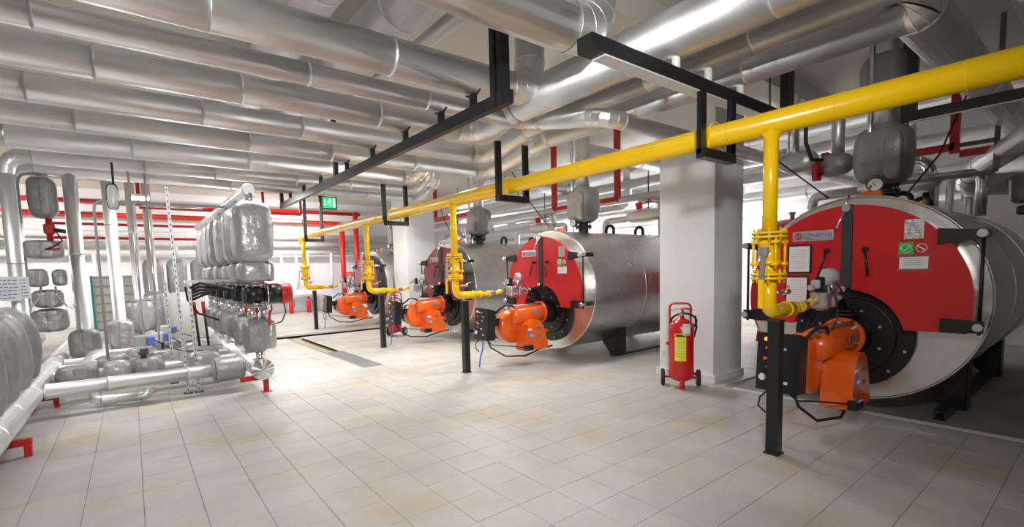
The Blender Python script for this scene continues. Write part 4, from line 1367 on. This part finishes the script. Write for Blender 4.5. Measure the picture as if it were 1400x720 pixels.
# four lens shaped quilts at the left edge
LG = 'big grey padded flange covers in a row at the left edge'
ln = ['nearest and cut by the frame', 'second from the viewer', 'third from the viewer', 'farthest of the row']
for k in range(4):
    y = 5.75+.68*k
    t = thing('flange_cover', 'big grey lens shaped padded cover, %s' % ln[k], 'valve cover', (-1.22, y, .28), LG)
    g = G().quilt((-1.22, y, .76), (.66, .50, 1.02), .8, 90+k, 30, 22, wr=.03)
    obj('padding', g, QUILTD, t)
    g = G().tube([(-1.22+.325*cos(a), y, .76+.505*sin(a)) for a in [2*PI*i/28 for i in range(29)]], .010, 6, cap=False)
    obj('piping_seam', g, QUILT, t)
for k, (x, y, lb) in enumerate(((-1.16, 8.10, 'white handwritten sheet taped to the left edge drop pipe'), (-1.20, 9.11, 'white handwritten sheet taped to the second drop pipe at left'))):
    t = thing('note_sheet', lb, 'paper', (x, y, 1.33), 'handwritten sheets on the left drop pipes')
    obj('sheet', G().box((x, y, 1.47), (.21, .004, .29)), PAPER, t)
    g = G()
    R = random.Random(k)
    for q in range(6):
        xx = x-.08
        while xx < x+.06:
            l = R.uniform(.015, .04)
            g.box((xx+l/2, y-.003, 1.57-.042*q+R.uniform(-.003, .003)), (l, .001, .010))
            xx += l+.012
    obj('handwriting', g, BLUEP, t, kind='stuff')
# slotted channel posts, conduit, lamp and cables
def slotted(label, a, b, group='slotted steel posts in the pipework'):
    t = thing('slotted_post', label, 'post', a, group)
    a, b = Vector(a), Vector(b)
    g = G()
    for s in (-1, 1):
        g.bar(a+Vector((.017*s, .0, 0)), b+Vector((.017*s, 0, 0)), .003, .034)
    g.bar(a+Vector((0, -.017, 0)), b+Vector((0, -.017, 0)), .034, .003)
    obj('channel', g, CASTAL, t)
    g = G()
    n = int((b-a).length/.075)
    for k in range(n):
        p = a.lerp(b, (k+.5)/n)
        g.box((p.x, p.y-.0192, p.z), (.010, .002, .030)).box((p.x+.0192, p.y, p.z), (.002, .010, .030))
    obj('slots', g, DARK, t, kind='stuff')
    obj('foot', G().box((a.x, a.y, .006), (.10, .10, .012)), DARK, t)
slotted('tall slotted steel post in the middle of the left pipework', (.50, 7.62, 0.012), (.44, 7.62, 2.72))
slotted('short slotted steel post beside the tall one, holding the cable tray', (.62, 7.6, .012), (.60, 7.6, 1.46))
slotted('slotted steel post left of the tall one, ending at tray height', (.40, 8.5, .012), (.38, 8.5, 1.5))
for (pts, r, lb) in (([(-.33, 8.6, .012), (-.33, 8.6, 2.62), (1.5, 8.6, 2.62)], .017, 'slim grey conduit rising on the left and running right under the bank'),
                     ([(.10, 8.9, .012), (.07, 8.9, 3.1)], .015, 'thin chrome rod left of the tall slotted post'),
                     ([(.28, 9.0, .012), (.26, 9.0, 3.1)], .015, 'thin chrome rod nearest the tall slotted post'),
                     ([(.25, 9.6, 2.72), (1.1, 9.6, 2.72)], .012, 'short pale conduit high beside the tall jackets'),
                     ([(-.6, 12.0, 2.98), (1.3, 12.0, 2.98)], .014, 'pale conduit behind the bright lamp')):
    rod(lb, bend(pts, .12), r, CHROME if r < .016 else GREYP, 'conduit', 'conduit')
t = thing('cable_tray', 'short shiny cable tray beside the pump stacks', 'cable tray', (.85, 7.6, 1.46))
obj('tray', G().box((.86, 7.62, 1.475), (.62, .14, .01)).box((.86, 7.55, 1.49), (.62, .004, .04)).box((.86, 7.69, 1.49), (.62, .004, .04)), CHROME, t)
for k in range(5):
    y = 6.95+.8*k
    rod('black cable looping from the tray to the %s pump' % un[k], [(.60, 7.6, 1.40-.04*k), (.72, 7.55+.08*k, 1.47-.05*k), (.90, 7.3+.3*k, 1.42-.03*k), (1.08, y, 1.36)], .018, RUBBER, 'power_cable', 'cable', 'black cables to the pump row')
rod('black cable hanging down from the tray behind the red levers', [(.56, 7.62, 1.42), (.58, 7.7, 1.25), (.70, 7.8, 1.05), (.95, 7.9, .93)], .013, RUBBER, 'power_cable', 'cable')
for (x, lb) in ((.74, 'thin black lever with red grip, left one'), (.86, 'thin black lever with red grip, right one')):
    t = thing('long_lever', lb+' among the pipes', 'lever', (x, 8.72, .40), 'red gripped levers')
    obj('rod', G().cyl((x+.03, 8.72, .40), (x, 8.72, 1.0), .018, 10), BLACK, t)
    obj('grip', G().cyl((x, 8.72, .97), (x-.008, 8.72, 1.17), .025, 12), SIGNRED, t)
t = thing('bulkhead_lamp', 'unlit frosted bulkhead lamp hanging from a black rod under the bank', 'lamp', (-.12, 8.6, 2.52))
obj('drop_rod', G().cyl((-.10, 8.6, 2.84), (-.10, 8.6, 3.15), .014, 8), BLACK, t)
obj('gasket', G().quilt((-.12, 8.62, 2.69), (.145, .10, .36), .6, 1, wr=0), DARK, t)
obj('diffuser', G().quilt((-.12, 8.585, 2.68), (.125, .12, .33), .6, 1, wr=0), CLEAR, t)
def lamp(x, y, z, L, label, pw, along='x', vis=True):
    t = thing('fluorescent_lamp', label, 'lamp', (x, y, z), 'lit ceiling lamps')
    d = (L, .14, .05) if along == 'x' else (.14, L, .05)
    obj('housing', G().bbox((x, y, z+.05), d, .01), WHITEP, t)
    d2 = (L*.96, .11, .05) if along == 'x' else (.11, L*.96, .05)
    obj('diffuser', G().bbox((x, y, z), d2, .015), GLOW, t)
    obj('suspension', G().cyl((x, y, z+.07), (x, y, ZC), .006, 6), DARK, t)
    area('lamp_light', (x, y, z-.04), (d2[0], d2[1]), pw, (x, y, 0), parent=t)
    return t
lamp(.22, 10.9, 2.98, .30, 'small bright lit lamp between the vertical pipes at left', 30)
lamp(3.9, 16.4, 3.25, 1.2, 'lit lamp far back left of the gas main', 40)
lamp(11.2, 5.4, 3.0, 1.2, 'lit lamp at the back wall behind the boilers', 40, 'y')
lamp(-2.8, 17.5, 3.3, 1.2, 'lit lamp far back at the left', 40)
lamp(9.6, 15.0, 3.6, 1.2, 'lit lamp behind the farthest boiler', 50, 'y')

# exit sign
t = thing('exit_sign', 'lit green exit sign with a white running figure, hung under the pipes', 'sign', (3.30, 10.0, 2.84))
obj('case', G().bbox((3.30, 10.0, 2.98), (.30, .05, .25), .006), DARK, t)
obj('panel', G().box((3.29, 9.972, 2.985), (.26, .006, .215)), SIGNG, t, 'lit green panel')
g = G()
def fig(p, q, w_=.012): g.bar((p[0], 9.967, p[1]), (q[0], 9.967, q[1]), w_, .004)
g.box((3.385, 9.967, 2.985), (.04, .004, .17))
g.lathe([(-.002, .014), (.002, .014)], (3.30, 9.967, 3.055), (0, 1, 0), 10)
fig((3.30, 3.035), (3.285, 2.985), .022); fig((3.285, 2.985), (3.32, 2.955)); fig((3.32, 2.955), (3.315, 2.915)); fig((3.285, 2.985), (3.255, 2.955)); fig((3.255, 2.955), (3.225, 2.945))
fig((3.30, 3.03), (3.335, 3.01)); fig((3.30, 3.03), (3.265, 3.01)); fig((3.265, 3.01), (3.26, 2.985))
g.bar((3.20, 9.967, 2.925), (3.20, 9.967, 3.04), .018, .004)
obj('pictogram', g, SIGNW, t, 'white running figure and doorway')
obj('suspension', G().cyl((3.20, 10.0, 3.10), (3.20, 10.0, 3.155), .006, 6).cyl((3.40, 10.0, 3.10), (3.40, 10.0, 3.155), .006, 6), DARK, t)

# ================================================================== background, far wall
for (z, r, y, lb) in ((4.05, .07, 20.4, 'upper bright red pipe on the far wall'), (3.62, .09, 20.2, 'lower thicker bright red pipe on the far wall')):
    rod(lb, [(-4.8, y, z), (8.0 if z > 4 else 7.0, y, z)]+([] if z > 4 else [(7.15, y, z-.15), (7.15, y, 2.6)]), r, PIPERED, 'fire_pipe', 'pipe', 'red fire pipes on the far wall')
for (x, y, z1, r, lb) in ((6.9, 19.6, 3.6, .10, 'red standpipe rising on the far wall, left one'), (7.5, 19.6, 4.05, .10, 'red standpipe rising on the far wall, right one')):
    rod(lb, [(x, y, 0), (x, y, z1)], r, PIPERED, 'standpipe', 'pipe', 'red standpipes')
for (z, r, y, lb) in ((3.05, .11, 20.55, 'upper white lagged pipe across the far wall'), (2.75, .13, 20.7, 'middle white lagged pipe across the far wall'), (2.42, .10, 20.55, 'lower white lagged pipe across the far wall')):
    pipe(lb, [(-4.8, y, z), (9.5, y, z)], r, m=PIPEW, seed=int(z*10), name='wall_pipe', sec=2.2, n=14)
for k, x in enumerate((-2.6, -.9, 3.0, 4.75, 5.3, 5.75, 6.7)):
    rod('white riser number-free on the far wall'.replace(' number-free', '')+', %s' % ['left corner', 'left', 'centre left', 'above the left red extinguisher', 'above the right red extinguisher', 'beside the red standpipe', 'right of the red standpipe'][k], bend([(x, 20.45, .9), (x, 20.45, 1.7), (x, 20.45, 2.4)], .05), .055, PIPEW, 'white_riser', 'pipe', 'white risers on the far wall')
for k, (x, lb) in enumerate(((4.94, 'small red fire extinguisher on the far wall floor, left one'), (5.62, 'small red fire extinguisher on the far wall floor, beside the far post'))):
    t = thing('small_extinguisher', lb, 'fire extinguisher', (x, 20.2, 0), 'small extinguishers by the far wall')
    obj('cylinder', G().lathe([(0, .07), (.02, .085), (.48, .085), (.55, .05), (.58, .025)], (x, 20.2, .0), (0, 0, 1), 18), PIPERED, t)
    obj('valve_head', G().bbox((x, 20.2, .61), (.10, .04, .06), .01), DARK, t)
    obj('hose', G().tube([(x+.04, 20.2, .60), (x+.12, 20.15, .5), (x+.11, 20.13, .25)], .012, 6), RUBBER, t)
t = thing('wall_basin', 'white trough with taps along the far wall', 'basin', (4.9, 20.6, .70))
obj('trough', G().bbox((4.9, 20.55, .80), (2.6, .5, .18), .02), WHITEP, t)
obj('leg', G().box((3.8, 20.6, .35), (.06, .3, .70)), WHITEP, t); obj('leg', G().box((6.0, 20.6, .35), (.06, .3, .70)), WHITEP, t)
for x in (4.4, 4.95, 5.5): obj('tap', G().tube(bend([(x, 20.7, .9), (x, 20.7, 1.1), (x, 20.45, 1.1), (x, 20.45, 1.02)], .05), .02, 8), CHROME, t)
# red pump group left of the third burner
t = thing('fire_pump', 'red fire pump group with black fittings beyond the third burner', 'pump', (7.15, 17.6, 0))
obj('base_frame', G().box((7.15, 17.6, .15), (1.2, .5, .3)), PIPERED, t)
obj('pump_casing', G().lathe([(0, .12), (.02, .24), (.2, .26), (.25, .15), (.6, .15), (.62, .2), (.9, .2)], (6.75, 17.6, .62), (1, 0, 0), 24), PIPERED, t)
obj('discharge_pipe', G().tube(bend([(6.85, 17.6, .8), (6.85, 17.6, 1.5), (6.85, 19.0, 1.5)], .15), .09, 14), PIPERED, t)
obj('check_valve', flange(G(), (6.85, 17.6, 1.1), .16).bbox((6.85, 17.6, 1.25), (.2, .2, .2), .03), DARK, t)
# padded units and shelf in the back left
for k, (x, y, lb) in enumerate(((.45, 15.0, 'left'), (.95, 15.1, 'middle'), (1.48, 15.2, 'right'), (2.0, 15.9, 'far right'))):
    fc = cover('valve_cover', 'tall pale padded unit in the back row behind the slotted post, %s one' % lb, (x, y, 1.55), (.44, .44, .95), QUILT, .4, 120+k, 'pale padded units at the back', .2)
    obj('top_stub', G().cyl((x, y, 1.98), (x, y, 2.38), .07, 14), PIPEW, fc)
    obj('leg', G().cyl((x, y, .0), (x, y, 1.15), .05, 12), CHROME, fc)
pipe('cream pipe above the padded back units', [(-3.5, 15.4, 2.42), (3.4, 15.4, 2.42)], .08, m=PIPEW, seed=133, name='back_pipe', sec=2.5, n=14)
t = thing('tank_shelf', 'white louvred cabinet with teal edge behind the second vertical pipe', 'cabinet', (-.35, 14.6, 0))
obj('body', G().bbox((-.30, 14.7, .82), (.80, .5, 1.62), .01), CREAM, t)
for k in range(8): obj('shelf_slat', G().box((-.30, 14.43, .2+.2*k), (.80, .03, .02)), GREYP, t)
obj('edge_strip', G().box((-.72, 14.42, .82), (.04, .05, 1.64)), TEAL, t, 'teal edge strip')
t = thing('expansion_tank', 'white drum tank behind the red levers', 'tank', (1.0, 13.3, 0))
obj('drum', G().lathe([(0, .2), (.08, .36), (.9, .38), (1.0, .36), (1.1, .2)], (.9, 12.95, .12), (0, 0, 1), 28), WHITEP, t)
obj('leg_ring', G().lathe([(0, .25), (.14, .25)], (.9, 12.95, .0), (0, 0, 1), 20), TEAL, t)
# red steel frames over the far left
def frame_red(label, pts, w_=.07, group='red painted steel frames under the ceiling'):
    t = thing('hanger_frame', label, 'steel frame', pts[0][0], group)
    for (a, b) in pts:
        obj('member', G().bar(a, b, w_, w_), SIGNRED, t)
frame_red('red steel frame high at the back left, crossing behind the conduit', [((.25, 13.2, 4.55), (.25, 13.2, 3.1)), ((.25, 13.2, 3.1), (3.6, 13.2, 3.1)), ((3.6, 13.2, 3.1), (3.6, 13.2, 4.55))])
frame_red('dark red steel beam low behind the tall verticals', [((-1.5, 16, 2.95), (3.4, 16, 2.95)), ((-1.5, 16, 2.6), (3.4, 16, 2.6)), ((3.3, 16, 2.6), (3.3, 16, 4.55))], .065)
frame_red('red steel frame at the far left top beside the padded cover', [((-4.5, 12.5, 3.1), (-.2, 12.5, 3.1)), ((-4.5, 12.5, 2.85), (-.2, 12.5, 2.85)), ((-4.4, 12.5, 2.85), (-4.4, 12.5, 4.55))], .06)
frame_red('red steel hanger frame behind the middle boiler riser', [((8.2, 8.5, 4.55), (8.2, 8.5, 2.95)), ((8.2, 8.5, 2.95), (8.2, 6.6, 2.95)), ((8.2, 6.6, 2.95), (8.2, 6.6, 4.55))], .10)
frame_red('red steel hanger frame beside the third boiler riser', [((8.0, 13.9, 4.55), (8.0, 13.9, 3.2)), ((8.0, 13.9, 3.2), (8.0, 11.3, 3.2)), ((8.0, 11.3, 3.2), (8.0, 11.3, 4.55))], .12)
frame_red('red steel hanger frame at the top right, stepped in the middle', [((8.6, 2.9, 2.98), (8.6, 1.42, 2.98)), ((8.6, 1.42, 2.90), (8.6, 1.42, 4.55)), ((8.95, 1.42, 2.93), (8.95, -.6, 2.93)), ((8.6, 2.9, 2.94), (8.6, 2.9, 3.2))], .09)
# ================================================================== background behind the boilers
BG = 'silver headers running behind the boiler row'
for (x, z, r, y0, y1, lb) in ((9.6, 3.95, .22, -3.5, 19, 'widest silver header high behind the boilers'), (10.2, 3.35, .16, -3.5, 19, 'silver header behind the boilers below the widest one'),
                              (9.0, 3.05, .09, 2.2, 19, 'slim silver header seen above the middle boiler'), (10.9, 2.95, .13, -3.5, 18, 'silver header close to the back wall'), (11.4, 2.6, .08, -3.5, 18, 'thin silver pipe low on the back wall'), (9.4, 3.45, .11, 2.0, 19, 'silver header hidden partly by the gas main')):
    pipe(lb, [(x, y0, z), (x, y1, z)], r, seed=int(x*10), name='rear_header', sec=1.8, group=BG, n=18)
pipe('silver pipe dropping with a round elbow right of the middle riser', [(9.5, 7.35, 3.9), (9.5, 7.35, 2.98), (9.5, 12.6, 2.90)], .10, seed=141, er=2.0, name='rear_pipe')
for k, (y, lb) in enumerate(((6.02, 'behind the middle red boiler'), (9.31, 'behind the third boiler'), (1.64, 'behind the nearest boiler'), (13.7, 'behind the farthest boiler'))):
    x = 8.95
    t = thing('rear_pump', 'silver lagged circulation pump with red cap %s' % lb, 'pump', (x, y+.55, 2.25), 'lagged pumps behind the boilers')
    yy = y+.55
    obj('lagged_body', G().quilt((x, yy-.1, 2.62), (.34, 1.0, .30), .8, 150+k), ALU, t)
    obj('suction_pipe', G().tube(bend([(x, yy+.35, 2.60), (x, yy+1.0, 2.60), (x, yy+1.0, 0.02), ], .15), .075, 14), ALU, t)
    obj('delivery_pipe', G().tube(bend([(x, yy-.5, 2.66), (x, yy-1.0, 2.66), (x, yy-1.0, 2.085)], .15), .06, 14), CHROME, t)
    obj('curved_pipe', G().tube(bend([(x+.1, yy+.1, 2.7), (x+.1, yy+.1, 2.95), (x+.1, yy-.45, 2.95), (x+.1, yy-.45, 2.17)], .2), .07, 14), CHROME, t)
    obj('motor_cap', G().lathe([(0, .07), (.12, .075), (.13, .05)], (x-.1, yy-.05, 2.78), (-.3, 0, 1), 16), PIPERED, t)
    obj('hanging_rod', G().cyl((x, yy-.2, 2.7), (x, yy-.2, 3.74), .012, 8), DARK, t)
# expansion vessel behind the column
t = thing('expansion_vessel', 'dark red expansion vessel on legs, between column and nearest boiler', 'tank', (9.35, 3.85, 0))
cx, cy = 9.62, 3.75
obj('vessel', G().lathe([(0, .05), (.04, .30), (.15, .52), (.30, .62), (1.55, .62), (1.70, .52), (1.81, .30), (1.85, .05)], (cx, cy, .48), (0, 0, 1), 40), RED, t)
obj('air_valve', G().cyl((cx, cy, 2.32), (cx, cy, 2.42), .04, 12).cyl((cx, cy, 2.42), (cx, cy, 2.45), .06, 12), GREYP, t)
for k in range(3):
    a = 2*PI*k/3+3.6
    obj('leg', G().bar((cx+.5*cos(a), cy+.5*sin(a), .75), (cx+.6*cos(a), cy+.6*sin(a), .0), .05, .05), RED, t)
# padded fittings above, left of the nearest riser
t = thing('valve_cover', 'padded elbow fitting with black cable, hanging left of the nearest riser', 'valve cover', (6.5, 2.3, 2.5))
obj('padding', G().quilt((6.45, 2.46, 2.74), (.30, .42, .24), .7, 160), QUILT, t)
obj('padding', G().quilt((6.6, 2.12, 2.66), (.30, .36, .26), .8, 161), QUILTD, t)
obj('inlet_pipe', G().tube([(6.4, 2.5, 3.6), (6.4, 2.5, 2.8)], .06, 14), CHROME, t)
obj('outlet_pipe', G().tube([(6.75, 2.15, 2.75), (6.75, 2.15, 3.5)], .07, 14), ALU, t)
obj('red_flange', G().cyl((6.5, 2.32, 2.62), (6.52, 2.24, 2.62), .13, 16), SIGNRED, t)
obj('cable', G().tube([(6.2, 2.3, 3.3), (6.22, 2.3, 2.9), (6.35, 2.28, 2.72), (6.5, 2.2, 2.72)], .022, 8), RUBBER, t)
# hanging thin cables
for (a, b, c, lb) in (((5.4, 2.35, 3.5), (5.55, 2.4, 2.7), (5.75, 1.9, 2.19), 'thin black cable dropping to the nearest boiler beside the gas drop'), ((6.9, 1.0, 3.4), (6.6, 1.2, 2.6), (6.1, 1.35, 2.17), 'thin black cable curling down right of the nearest gauge'),
                      ((5.6, 6.9, 3.3), (5.68, 6.6, 2.8), (5.85, 6.2, 2.25), 'thin black cable dropping to the middle red boiler'), ((5.8, 9.9, 3.2), (5.85, 9.8, 2.8), (5.95, 9.5, 2.25), 'thin black cable dropping to the third boiler')):
    rod(lb, [Vector(a).lerp(Vector(b), t_/4) for t_ in range(4)]+[Vector(b)]+[Vector(b).lerp(Vector(c), t_/4) for t_ in range(1, 5)], .008, RUBBER, 'hanging_cable', 'cable', 'thin black cables hanging to the boilers')
# ================================================================== top right: ducts, frames, cylinders
DG = 'dark lagged ducts at the top right'
pipe('dark lagged duct in the top right corner', [(5.2, .45, 3.52), (11.8, .45, 3.52)], .17, seed=171, name='lagged_duct', cat='duct', group=DG)
pipe('dark lagged duct right of the corner duct', [(5.6, -.05, 3.5), (11.8, -.05, 3.5)], .19, seed=172, name='lagged_duct', cat='duct', group=DG)
pipe('lagged duct bending down behind the nearest boiler', [(7.9, .35, 3.1), (9.3, 1.25, 2.78), (9.55, 1.45, 2.55), (9.55, -.8, 2.45), (9.55, -3.4, 2.45)], .15, seed=173, name='lagged_duct', cat='duct', group=DG)
t = thing('steel_beam', 'black steel beam crossing under the dark ducts at the top right', 'steel beam', (6.4, -1.5, 2.95))
obj('beam', G().box((6.42, -.3, 2.99), (.06, 3.4, .10)), BLACK, t)
obj('underside_strip', G().box((6.40, -.3, 2.935), (.05, 3.4, .006)), PAPER, t)
obj('hanger_leg', G().box((6.42, 1.42, 3.75), (.08, .12, 1.6)), BLACK, t)
t = thing('hanger_frame', 'grey angle iron frame with flat tray behind the red hanger frame', 'steel frame', (8.9, .9, 2.7))
for (a, b) in (((8.78, 2.4, 2.62), (8.78, 1.05, 2.62)), ((8.78, 2.4, 3.02), (8.78, 1.05, 3.02)), ((8.78, 1.05, 2.62), (8.78, 1.05, 4.55))):
    obj('member', G().bar(a, b, .05, .05), PLATEG, t)
for k, (y, z) in enumerate(((2.0, 2.75), (1.85, 2.72), (1.68, 2.75), (1.46, 2.45))):
    rod('thin silver cylinder standing behind the nearest boiler, %s' % ['leftmost', 'second from left', 'third from left', 'rightmost and shortest'][k], [(10.0, y, .05), (10.0, y, z)], .05, CHROME, 'standing_pipe', 'pipe', 'silver cylinders behind the nearest boiler')
t = thing('valve_cover', 'dark padded box on the duct at the right edge', 'valve cover', (9.4, .75, 2.1))
obj('padding', G().quilt((9.3, .72, 2.42), (.4, .5, .38), .35, 180), QUILTD, t)
obj('hanging_rod', G().cyl((9.15, .72, 2.5), (9.15, .72, 4.54), .012, 8), DARK, t)
obj('valve', G().bbox((9.3, .72, 2.14), (.1, .35, .12), .02).cyl((9.3, .72, 2.0), (9.3, .72, 2.25), .06, 12), BLACK, t)
t = thing('brass_valve', 'small brass air valve on the back of the nearest boiler', 'valve', (7.9, 1.37, 2.1))
obj('body', G().cyl((7.9, 1.55, 2.1), (7.9, 1.55, 2.30), .03, 10), BRASS, t)
obj('cap', G().cyl((7.9, 1.55, 2.30), (7.9, 1.55, 2.36), .035, 10), BLACK, t)
t = thing('cable_ladder', 'perforated cable tray high above the pipe elbow at the top', 'cable tray', (3.0, 1.9, 3.95))
g = G().box((4.2, 2.0, 3.98), (3.0, .25, .006)).box((4.2, 1.88, 4.02), (3.0, .004, .08)).box((4.2, 2.12, 4.02), (3.0, .004, .08))
obj('tray', g, CHROME, t)
g = G()
for k in range(40): g.box((2.75+.075*k, 1.877, 4.02), (.035, .003, .03))
obj('slots', g, DARK, t, kind='stuff')
